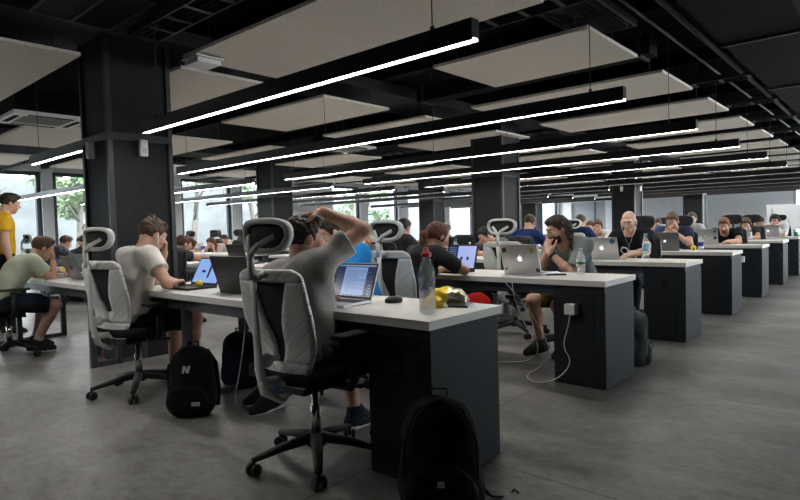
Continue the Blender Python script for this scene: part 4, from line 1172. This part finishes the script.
sit(3, 'f', (-10.82, 6.38), .92, 'woman with long auburn hair holding her face in her hand beside a silver laptop', 'B', fem=True, shirt=(.42, .36, .33), head=(10, 20, 0), hair=('long', AUBURN), L=cheek(-1))
sit(3, 'f', (-6.19, 6.38), 1.0, 'person in navy sweater with hair bun, hand against the cheek', 'N', fem=True, shirt=(.02, .025, .05), sleeve=1.8, head=(10, 20, 0), hair=('bun', DARK), R=cheek(1))
sit(3, 'n', (-4.75, 5.50), 1.13, 'dark-haired person hidden behind the white headrest of the ponytail woman', 'N', shirt=(.03, .03, .035), hair=('short', BLACK))
# --- fourth row
sit(4, 'n', (-4.02, 7.42), 1.15, 'man in bright blue shirt seen from behind beside the black column', 'N', shirt=(.025, .05, .16), sleeve=1.8, head=(0, 26, 0), hair=('short', BROWN))
sit(4, 'f', (-2.35, 8.27), 1.12, 'man in navy t-shirt leaning his mouth on folded hands over a dark laptop', 'B', shirt=(.028, .036, .075), head=(4, 26, 0), R=at_face(1, .05, .12, -.10, .8, el=(.9, .1, -.8), d=lambda hp, wr: np.array([-1, .1, .1])), L=at_face(-1, .05, .14, -.115, .8, el=(.9, .1, -.8), d=lambda hp, wr: np.array([1, .1, .1])), hair=('short', BROWN))
sit(4, 'n', (-11.3, 7.42), .93, 'man in beige t-shirt seen from behind, head bowed, by the windows', 'B', shirt=(.50, .46, .41), head=(0, 32, 0), hair=('short', BROWN))
sit(4, 'f', (-6.22, 8.27), .96, 'dark-haired man in black shirt with both hands on his face', 'N', shirt=(.015, .016, .018), head=(0, 24, 0), R=at_face(1, .05, .13, -.06, .7), L=at_face(-1, .05, .13, -.06, .7), hair=('short', DARK))
sit(4, 'n', (-7.79, 7.42), 1.0, 'person in light blue shirt seen from behind next to the raised elbow', 'N', shirt=(.22, .33, .50), hair=('short', DARK), sleeve=1.8)
sit(4, 'f', (-13.4, 8.27), .96, 'dark-haired person in pale shirt far off by the tall windows', 'B', shirt=(.4, .4, .42), hair=('short', DARK), res=.013)
# --- fifth row
sit(5, 'f', (-2.12, 10.15), 1.03, 'ginger bearded man in black t-shirt behind a silver laptop with stickers', 'B', shirt=(.012, .012, .014), head=(4, 24, 0), hair=('short', GINGER), beard=GINGER)
sit(5, 'f', (-4.14, 10.15), 1.06, 'girl in white top resting her cheek on her hand', 'N', fem=True, shirt=(.62, .62, .60), sleeve=1.7, head=(12, 16, 0), hair=('bun', BROWN), R=cheek(1))
sit(5, 'n', (-4.10, 9.32), 1.15, 'person in dark blue hoodie seen from behind, past the dreadlocked man', 'W', shirt=(.02, .04, .11), sleeve=1.9, hair=('short', BROWN))
sit(5, 'f', (-10.3, 10.15), .98, 'dark-haired woman beside the bun-haired person, far off', 'B', fem=True, shirt=(.2, .08, .09), hair=('long', BLACK), res=.013)
sit(5, 'n', (-13.2, 9.32), 1.0, 'man in grey shirt seen from behind, far off between the window and the second column', 'B', shirt=(.2, .2, .22), hair=('short', DARK), res=.013)
# --- sixth row and beyond
sit(6, 'f', (-2.16, 12.04), 1.02, 'woman in charcoal t-shirt bent over a white laptop at the aisle', 'B', fem=True, shirt=(.035, .036, .045), head=(6, 28, 0), hair=('bun', BROWN), res=.012)
sit(6, 'f', (-3.84, 12.04), 1.11, 'young man in blue shirt just past the bald man', 'N', shirt=(.06, .13, .28), head=(-6, 12, 0), hair=('short', DARK), res=.012)
sit(6, 'f', (-5.09, 12.04), 1.05, 'brown-haired person just behind the girl in white', 'N', shirt=(.2, .14, .11), hair=('short', BROWN), res=.012)
sit(6, 'n', (-2.85, 11.19), 1.14, 'person in white shirt seen from behind a white headrest', 'W', shirt=(.58, .58, .57), sleeve=1.8, hair=('short', BROWN), res=.012)
sit(7, 'f', (-4.27, 13.93), 1.06, 'pale-faced person in blue top beyond the young man in blue', 'B', shirt=(.09, .17, .30), hair=('short', DARK), res=.012)
sit(8, 'f', (-2.56, 15.82), 1.04, 'person in olive shirt looking sideways beyond the woman in charcoal', 'N', head=(-50, 10, 0), shirt=(.25, .24, .16), hair=('short', DARK), res=.012)
sit(7, 'f', (-1.98, 13.93), 1.07, 'man in white shirt with black headphones and hand to his mouth', 'W', shirt=(.62, .63, .63), sleeve=1.8, head=(0, 20, 0), hair=('short', BLACK), L=at_face(-1), R=at_face(1), extra=headphones, res=.011)
# chairs without an occupant in view
chair(-3.02, 5.22, 4, 'empty white office chair behind the stickered silver laptop')
chair(-6.58, 9.10, -6, 'white office chair left of the man with both hands on his face')
chair(-6.62, 7.20, 8, 'white office chair peeking out behind the ponytail woman\'s headrest')
chair(-12.5, 7.1, 5, 'black office chair by the windows behind the two auburn-haired women', False)
chair(-14.5, 8.97, 0, 'black office chair farthest off by the tall windows', False)
# ------------------------------------------------------------------ laptops, bottles, balls and bags
G_LAP = None
laptop(-2.25, 2.045, 3, 'open silver laptop showing a text page, in front of the man in grey', w=.305, dp=.213, open_deg=112, content='page')
laptop(-3.87, 2.10, 3, 'open laptop with a blue diagram screen in front of the man in white', w=.33, dp=.225, open_deg=118, content='doc', body=M_LBLK)
laptop(-3.22, 2.19, 184, 'matte black laptop seen from the back, facing the man in bright blue', w=.37, dp=.25, open_deg=108, body=M_LBLK)
laptop(-6.02, 2.22, 178, 'dark grey laptop with its back to the man in pale green', w=.34, dp=.24, open_deg=112, body=M_GREYALU, logo='dark', z=.72)
laptop(-6.55, 2.15, 4, 'grey laptop standing open before the man in pale green', w=.33, dp=.23, open_deg=104, body=M_GREYALU, z=.72)
laptop(-2.22, 4.10, 174, 'silver laptop with two stickers and a lit logo before the dreadlocked man', w=.345, dp=.24, open_deg=105, logo='lit', stickers=(('rect', -.78, .80, .020, (.02, .02, .02)), ('rect', .70, .80, .020, (.45, .33, .05)), ('round', .86, .12, .018, (.03, .03, .04)), ('round', -.84, .14, .012, (.12, .04, .04))))
laptop(-2.92, 3.98, -6, 'black laptop with lilac split screen in front of the ponytail woman', w=.34, dp=.23, open_deg=106, content='split', body=M_LBLK)
laptop(-3.77, 4.03, 180, 'silver laptop with dark logo behind the open text-page laptop', w=.36, dp=.25, open_deg=108, logo='dark')
laptop(-6.50, 4.02, -4, 'laptop with pale blue screen at the hand of the man in charcoal', w=.33, dp=.23, open_deg=108, content='blue', body=M_LBLK)
laptop(-6.12, 4.10, 180, 'black laptop lid beside the pale blue screen', w=.37, dp=.25, open_deg=106, body=M_LBLK)
laptop(-2.36, 6.02, 180, 'silver laptop with two round blue stickers before the bald man', w=.34, dp=.235, open_deg=108, logo='lit', stickers=(('round', -.82, .82, .026, (.04, .20, .42)), ('round', .70, .82, .027, (.03, .15, .35))))
laptop(-2.30, 7.86, 186, 'dark silver laptop under the chin of the man in navy', w=.33, dp=.23, open_deg=98, body=M_GREYALU, logo='small')
laptop(-2.28, 9.78, 182, 'silver laptop with a glowing green emblem, before the ginger bearded man', w=.36, dp=.24, open_deg=106, stickers=(('rect', -.72, .8, .024, (.75, .75, .72)), ('rect', .78, .84, .018, (.03, .03, .03)), ('rect', .78, .4, .022, (.04, .04, .05)), ('round', .05, .5, .034, (.25, .45, .12)), ('round', .05, .5, .024, (.75, .85, .7))))
laptop(-2.22, 11.66, 184, 'white laptop before the woman in charcoal at the aisle', w=.32, dp=.22, open_deg=112, body=mat('white_shell', (.65, .66, .66), .4))
laptop(-2.02, 13.54, 180, 'silver laptop with lit logo before the man with headphones', w=.36, dp=.24, open_deg=108, logo='lit')
laptop(-5.95, 7.86, 180, 'dark grey laptop before the man with both hands on his face', w=.37, dp=.25, open_deg=104, body=M_LBLK)
laptop(-11.0, 5.96, 180, 'silver laptop with dark logo before the auburn-haired women', w=.35, dp=.24, open_deg=106, logo='dark')
laptop(-4.15, 9.76, 180, 'laptop with lilac lid before the girl in white', w=.33, dp=.22, open_deg=100, lid=mat('lilac_lid', (.25, .22, .5), .4))
laptop(-12.4, 4.06, 182, 'open laptop between the man in plaid and the dark-haired man', w=.35, dp=.24, open_deg=106, body=M_LBLK)

M_PET = mat('bottle_plastic', (.85, .92, .97), .06, alpha=.26, spec=.9)
M_WATER = mat('water', (.75, .82, .84), .03, alpha=.22, spec=.6)
def bottle(x, y, label, h=.235, r=.034, cap=(.75, .75, .75), lab=None, lab_col2=None, water=.5, red_cap=False, z=ZT, group=None):
    t = empty('water_bottle', (x, y, z)); prof = [(r * .8, 0), (r, .006), (r, h * .20), (r * .94, h * .24), (r, h * .28), (r, h * .62), (r * .85, h * .74), (r * .50, h * .86), (r * .38, h * .90), (r * .38, h * .93)]
    b = MB(); b.lathe(prof, n=24); b.build('bottle_body', M_PET, t)
    if water:
        b = MB(); b.lathe([(r * .76, .003), (r * .955, .008), (r * .955, h * .20), (r * .9, h * .24), (r * .955, h * .28), (r * .955, max(h * water, h * .29))], n=24); b.build('water', M_WATER, t)
    b = MB()
    if red_cap: b.lathe([(r * .55, h * .91), (r * .60, h * .92), (r * .60, h * .97), (r * .5, h * .985), (r * .34, h * .99), (r * .30, h * 1.05), (r * .2, h * 1.06)], n=18)
    else: b.lathe([(r * .44, h * .92), (r * .44, h * .99), (r * .38, h)], n=18)
    b.build('cap', mat('cap', cap, .4), t)
    if lab:
        b = MB(); b.lathe([(r * 1.012, h * .32), (r * 1.012, h * .60)], n=24, cap=False)
        if lab_col2:
            b.lathe([(r * 1.02, h * .40), (r * 1.02, h * .50)], n=24, cap=False, mi=1)
        b.build('paper_label', [mat('label', lab, .5)] + ([mat('label', lab_col2, .5)] if lab_col2 else []), t)
    tag(t, label, 'bottle', group); return t
b1 = bottle(-1.645, 2.055, 'tall half-full plastic water bottle with a red sports cap on the front desk', h=.285, r=.038, cap=(.50, .015, .02), red_cap=True, water=.36)
b = MB()
for k in range(4):
    a = -.9 + .35 * k; b.prism([(-.004, 0), (.004, 0), (.004, .03 + .012 * (k % 2)), (-.004, .03)], -.0006, .0006, M=rotm(0, 0, a - .2) @ Matrix.Translation((0, -.0386, .135 + .012 * k)) @ rotm(math.pi / 2))
b.build('bottle_print', mat('print_blue', (.10, .22, .45), .5), b1)
bottle(-1.84, 4.17, 'small water bottle with a green and white label before the dreadlocked man', h=.20, r=.032, cap=(.7, .7, .7), lab=(.65, .68, .66), lab_col2=(.05, .22, .10), water=.6)
bottle(-2.00, 6.13, 'tall water bottle with a pale blue label before the bald man', h=.26, r=.036, cap=(.25, .5, .7), lab=(.25, .50, .68), water=.5)
bottle(-1.93, 7.98, 'white bottle with a dark blue label by the yellow ball of the man in navy', h=.17, r=.034, cap=(.6, .6, .62), lab=(.02, .03, .20), water=.6)
bottle(-2.03, 11.66, 'clear water bottle beside the woman in charcoal', h=.22, r=.034, cap=(.7, .7, .7), lab=(.6, .62, .65), water=.4)
bottle(-4.28, 5.95, 'clear water bottle with a blue cap before the man in grey by the column', h=.23, r=.035, cap=(.1, .25, .5), water=.7, lab=(.4, .45, .6))
bottle(-4.05, 5.93, 'small bottle with a red label before the man in grey by the column', h=.19, r=.03, cap=(.6, .6, .6), water=.7, lab=(.5, .08, .10))
bottle(-10.4, 5.95, 'two-tone water bottle among the auburn-haired women', h=.22, r=.035, cap=(.1, .1, .4), lab=(.1, .1, .4), water=.5)
M_BALL = mat('yellow_rubber', (.75, .60, .01), .5)
def ball(x, y, label, z=ZT, r=.028):
    t = empty('stress_ball', (x, y, z)); b = MB(); b.ball((0, 0, r), r, 20); b.build('ball', M_BALL, t)
    b = MB(); b.tube([(-.006, -r * .93, r * 1.15), (0, -r * .99, r * 1.04), (.006, -r * .93, r * 1.15)], .0012, 5); b.build('printed_mark', M_LOGOD, t); tag(t, label, 'ball', 'yellow balls on the desks')
ball(-3.86, 1.985 + .18, 'yellow ball on the desk before the man in white')
ball(-2.20, 6.24, 'yellow ball on the desk before the bald man', r=.03)
ball(-2.00, 7.92, 'yellow ball by the white bottle before the man in navy', r=.033)
ball(-2.05, 12.0, 'yellow ball before the woman in charcoal', r=.034)
ball(-7.0, 2.30, 'yellow ball on a white plate before the man in pale green', z=.735, r=.034)
b = MB(); b.lathe([(.02, 0), (.06, .004), (.085, .014), (.083, .016), (.058, .008), (.0, .006)], n=24); tag(b.build('plate', M_WHITE, loc=(-7.0, 2.30, .72)), 'white plate under the yellow ball of the man in pale green', 'plate')
# mouse
t = empty('computer_mouse', (-2.03, 2.25, ZT), math.radians(-20)); S = SDF(); S.ell((0, 0, .012), (.031, .052, .024), k=.01, clip=[((0, 0, 0), (0, 0, -1))]); V, Q = S.mesh(.003); np_object('shell', [(V, Q, 0)], [M_LBLK], t)
b = MB(); b.tube([(0, .018, .0345), (0, .036, .030)], .004, 8); b.build('scroll_wheel', M_GREYALU, t); b = MB(); b.tube([(-.0305, -.02, .014), (-.031, .0, .016), (-.0295, .025, .014)], .003, 6); b.build('side_trim', M_ALU, t); tag(t, 'small black computer mouse beside the text-page laptop', 'mouse')
# snacks and tablet
def crisp_bag(x, y, yaw, label, col, w, l, h, bands):
    t = empty('snack_bag', (x, y, ZT), math.radians(yaw)); rr = random.Random(len(label)); b = MB()
    def top(u, v):
        X = (u - .5) * w; Y = (v - .5) * l; q = max(0, 1 - (abs(u - .5) * 2) ** 2.6) * max(0, 1 - (abs(v - .5) * 2) ** 4)
        return (X, Y, .004 + h * q ** .6 + .006 * math.sin(17 * u + 9 * v) * q + .006 * math.sin(23 * v - 11 * u) * q)
    b.sheet(top, 16, 14, .002); b.sheet(lambda u, v: ((u - .5) * w, (v - .5) * l, .003), 6, 6, .002)
    for f in b.bm.faces:
        c = f.calc_center_median()
        f.material_index = 1 if bands and bands[0] < c.x / w + .5 < bands[1] else 0
    b.build('foil_pouch', col, t); tag(t, label, 'snack bag'); return t
M_YFOIL = mat('yellow_foil', (.70, .50, .02), .35, metal=.3, bump=.4, nscale=25); M_SFOIL = mat('silver_foil', (.62, .58, .45), .25, metal=.8, bump=.5, nscale=30)
crisp_bag(-1.725, 2.205, 60, 'crumpled yellow snack bag beside the red-capped bottle', [M_YFOIL, M_SFOIL], .12, .09, .048, (.75, 1))
crisp_bag(-1.75, 2.345, 25, 'open gold and silver foil snack bag lying on a dark notebook', [M_SFOIL, M_YFOIL], .22, .12, .065, (.1, .55)).location.z = ZT + .012
t = empty('notebook', (-1.70, 2.30, ZT), math.radians(20)); b = MB(); b.box((-.11, -.07, .001), (.11, .07, .011), .002); b.build('cover', M_LBLK, t); b = MB(); b.box((-.107, -.067, .003), (.1115, .067, .009)); b.build('pages', M_WHITE, t); tag(t, 'thin dark notebook under the foil snack bag', 'notebook')
t = empty('phone', (-1.99, 4.06, ZT), math.radians(-60)); b = MB(); b.box((-.036, -.075, .001), (.036, .075, .010), .003); b.build('body', M_LBLK, t); b = MB(); b.box((-.033, -.068, .0098), (.033, .068, .0106)); b.build('screen', M_KEYS, t); tag(t, 'black phone lying beside the stickered silver laptop', 'phone')
t = empty('snack_pot', (-4.42, 5.96, ZT)); b = MB(); b.lathe([(.03, 0), (.042, .05), (.042, .055), (.0, .055)], n=18); b.build('pot', mat('pot_yellow', (.55, .38, .04), .5), t); b = MB(); b.lathe([(.044, .055), (.044, .065), (0, .07)], n=18); b.build('lid', M_LBLK, t); tag(t, 'small yellow pot with black lid before the man in grey by the column', 'pot')
t = empty('drinking_glass', (-1.80, 13.66, ZT)); b = MB(); b.lathe([(.03, 0), (.036, .11), (.034, .11), (.029, .004)], n=20); b.build('glass', M_PET, t); b = MB(); b.lathe([(.028, .006), (.033, .085)], n=20); b.build('juice', mat('juice', (.65, .28, .03), .3), t); tag(t, 'glass of orange drink beside the man with headphones', 'glass')
t = empty('mug', (-1.60, 13.72, ZT)); b = MB(); b.lathe([(.035, 0), (.04, .01), (.04, .095), (.036, .095), (.034, .01)], n=20); b.build('cup', mat('mug_green', (.02, .22, .09), .35), t); b = MB(); b.tube([(.038, 0, .075), (.065, 0, .07), (.068, 0, .045), (.038, 0, .025)], .006, 8); b.build('handle', mat('mug_green', (.02, .22, .09), .35), t); tag(t, 'green mug on the desk end beyond the orange drink', 'mug')

# cables
def cable(name, pts, r, m, label, cat='cable'):
    # smooth the polyline
    P_ = [Vector(p) for p in pts]
    for _ in range(3):
        q = [P_[0]]
        for a, c in zip(P_[:-1], P_[1:]): q += [a * .75 + c * .25, a * .25 + c * .75]
        P_ = q + [P_[-1]]
    b = MB(); b.tube(P_, r, 6); o = b.build(name, m); tag(o, label, cat); return o
y2 = row_y(2)
t = empty('charger', (-1.72, y2 + .004, .54)); t.rotation_euler = (0, 0, 0); b = MB(); b.box((-.038, -.065, -.035), (.038, 0.0, .04), .008); b.build('adapter', M_WHITE, t); tag(t, 'white power adapter plugged into the pedestal of the dreadlocked man\'s desk', 'charger')
cable('charger_cable', [(-1.72, y2 - .05, .50), (-1.73, y2 - .06, .42), (-1.78, y2 - .05, .28), (-1.70, y2 - .06, .18), (-1.80, y2 - .08, .05), (-1.95, y2 - .12, .006), (-2.12, y2 + .02, .006), (-2.14, y2 + .3, .006), (-2.1, y2 + .45, .12), (-2.18, y2 + .25, .45), (-2.22, y2 + .02, .66), (-2.25, y2 - .012, .70), (-2.24, y2 + .03, .748), (-2.22, y2 + .2, .746)], .004, M_WIRE, 'white charger cable looping from the wall plug over the floor and up under the desk')
cable('laptop_cable', [(-2.16, y2 + .2, .746), (-2.18, y2 + .02, .748), (-2.20, y2 - .012, .70), (-2.18, y2 + .1, .40), (-2.14, y2 + .3, .22), (-2.2, y2 + .35, .04), (-2.5, y2 + .3, .006), (-2.62, y2 + .2, .006)], .004, M_WIRE, 'second white cable hanging straight down before the bare knees')
y1 = row_y(1)
cable('desk_cable', [(-3.12, y1 + .20, .695), (-3.12, y1 + .18, .5), (-3.16, y1 + .16, .25), (-3.2, y1 + .14, .10), (-3.16, y1 + .12, .05), (-3.12, y1 + .12, .004)], .004, mat('cable_grey', (.35, .36, .36), .5), 'grey cable hanging under the front desk before the blue jeans')
cable('desk_cable', [(-5.36, y1 + .3, .68), (-5.40, y1 + .28, .4), (-5.52, y1 + .25, .12), (-5.42, y1 + .2, .006), (-5.30, y1 + .15, .006)], .004, mat('cable_red', (.35, .10, .08), .5), 'thin reddish cable hanging behind the leg of the pale green man\'s desk')
cable('desk_cable', [(-1.62, row_y(6) + .0, .56), (-1.58, row_y(6) - .05, .62), (-1.50, row_y(6) - .05, .52), (-1.55, row_y(6) - .04, .40), (-1.64, row_y(6) - .03, .46)], .006, M_LBLK, 'black coiled cable at the sixth pedestal')
for r in (5, 6):
    t = empty('charger', (-1.74, row_y(r) + .004, .54)); b = MB(); b.box((-.035, -.06, -.04), (.035, 0.0, .045), .008); b.build('adapter', M_WHITE, t); tag(t, 'white power adapter on the pedestal of the %s desk back' % ORD[r], 'charger')

# ------------------------------------------------------------------ backpacks
def backpack(loc, yaw, label, h=.48, w=.31, d=.19, tilt=0, body=(.008, .008, .009), pocket=True, strap_tail=None, logo=None, tabs=(), accent=None, roll=0, pz=0):
    t = empty('backpack', loc, math.radians(yaw)); t.rotation_euler = (math.radians(tilt), math.radians(roll), math.radians(yaw)); bm_ = fabric(body)
    S = SDF(); k = .06
    S.ell((0, 0, h * .30), (w * .50, d * .50, h * .34), k=k); S.ell((-w * .12, 0, h * .18), (w * .36, d * .48, h * .20), k=k); S.ell((w * .12, 0, h * .18), (w * .36, d * .48, h * .20), k=k)
    S.ell((0, .01, h * .62), (w * .46, d * .46, h * .36), k=k); S.ell((0, .02, h * .80), (w * .36, d * .40, h * .20), k=k)
    V, Q = S.mesh(.008, noise=.004, nf=26, seed=len(label), clips=[((0, 0, .004), (0, 0, -1))]); np_object('body', [(V, Q, 0)], [bm_], t)
    if pocket:
        S = SDF(); S.ell((0, -d * .42, h * (.26 + pz)), (w * .40, d * .22, h * .22), k=.03); S.ell((0, -d * .40, h * (.18 + pz)), (w * .42, d * .22, h * .16), k=.04)
        V, Q = S.mesh(.008, noise=.003, nf=30, clips=[((0, 0, .006), (0, 0, -1))]); np_object('front_pocket', [(V, Q, 0)], [fabric(accent) if accent else bm_], t)
        b = MB(); b.tube([(-w * .38, -d * .47, h * .33), (-w * .25, -d * .60, h * .40), (0, -d * .66, h * .42), (w * .25, -d * .60, h * .40), (w * .38, -d * .47, h * .33)], .004, 6); b.build('pocket_zip', bm_, t)
    b = MB(); b.tube([(-w * .44, -d * .25, h * .30), (-w * .43, -d * .30, h * .65), (-w * .28, -d * .28, h * .92), (0, -d * .22, h * 1.0), (w * .28, -d * .28, h * .92), (w * .43, -d * .30, h * .65), (w * .44, -d * .25, h * .30)], .0045, 6); b.build('main_zip', bm_, t)
    b = MB(); b.tube([(-.035, d * .15, h * .96), (-.03, d * .15, h * 1.07), (.03, d * .15, h * 1.07), (.035, d * .15, h * .96)], .010, 8, flat=(.5, 1)); b.build('grab_handle', bm_, t)
    for sg in (-1, 1):
        b = MB(); b.tube([(sg * .06, d * .34, h * .93), (sg * .10, d * .62, h * .72), (sg * .12, d * .60, h * .35), (sg * .13, d * .35, h * .10)], .028, 8, flat=(.28, 1), up=(0, 1, 0)); b.build('shoulder_strap', bm_, t)
    if strap_tail:
        b = MB(); b.tube(strap_tail, .013, 6, flat=(.3, 1), up=(0, 0, 1)); so = b.build('strap_tail', bm_, t)
        e = Vector(strap_tail[-1]); b = MB(); b.tube([e + Vector((.0, 0, .002)), e + Vector((.016, .01, .02)), e + Vector((.036, .0, .008)), e + Vector((.02, -.012, 0))], .006, 6, loop=True); b.build('buckle', M_LBLK, so)
    if logo:
        b = MB(); x0, z0 = logo; s = .028; y = -d * .49
        for poly in ([(-1.0, -.8), (-.55, -.8), (-.25, .8), (-.70, .8)], [(-.62, .8), (-.25, .8), (.42, -.8), (.05, -.8)], [(.05, -.8), (.48, -.8), (.85, .8), (.40, .8)]):
            b.prism([(x0 + px * s, z0 + pz * s) for px, pz in poly], .0, .004, M=Matrix.Translation((0, y, 0)) @ rotm(math.pi / 2))
        b.build('letter_patch', mat('patch_white', (.7, .7, .7), .6), t)
    for (x, z, tw, th, c) in tabs:
        b = MB(); yy = -d * .71 if z < h * .42 else -d * .50; b.box((x - tw / 2, yy - .004, z - th / 2), (x + tw / 2, yy + .03, z + th / 2), .001); b.build('woven_tab', mat('tab', c, .7), t)
    tag(t, label, 'backpack'); return t
backpack((-1.375, 1.775, 0), 37, 'large black backpack leaning against the front desk pedestal, strap trailing on the floor', h=.45, w=.33, d=.19, tilt=-6, strap_tail=[(.15, .05, .10), (.20, .10, .03), (.25, .14, .012), (.29, .17, .010)], tabs=((.0, .15, .030, .018, (.4, .4, .4)),))
backpack((-3.36, 1.80, 0), 40, 'black backpack with a white letter N patch beside the leg of the front desk', h=.42, w=.30, d=.18, tilt=-6, logo=(.0, .29), tabs=((.07, .085, .045, .022, (.45, .45, .45)),))
backpack((-3.66, 2.36, 0), 50, 'dark navy backpack on the floor next to the blue jeans', h=.40, w=.28, d=.18, body=(.010, .014, .024), pocket=False)
backpack((-3.33, 4.98, 0), 36, 'black backpack with a bright red front pocket under the second row', h=.58, w=.36, d=.20, pz=.30, accent=(.55, .02, .015))
backpack((-1.62, 4.62, 0), 120, 'grey-green backpack on the floor behind the second pedestal', h=.42, w=.30, d=.2, body=(.10, .12, .115), tilt=6)
# display on a stand deep in the room and a screen in front of it
t = empty('flip_chart', (-1.95, 15.6, 0), math.radians(35)); b = MB(); b.box((-.42, -.012, .84), (.42, .012, 1.42), .006, M=rotm(-.10)); b.build('board', mat('board_white', (.6, .6, .6), .5), t)
for sx in (-1, 1):
    b = MB(); b.tube([(sx * .3, .08, 1.3), (sx * .34, .25, 0)], .014, 8); b.build('leg', M_ALU, t)
b = MB(); b.tube([(0, .02, 1.1), (0, -.3, 0)], .014, 8); b.build('leg', M_ALU, t)
tag(t, 'pale tilted board behind the man with headphones', 'board')
# remove the prototypes that were never placed
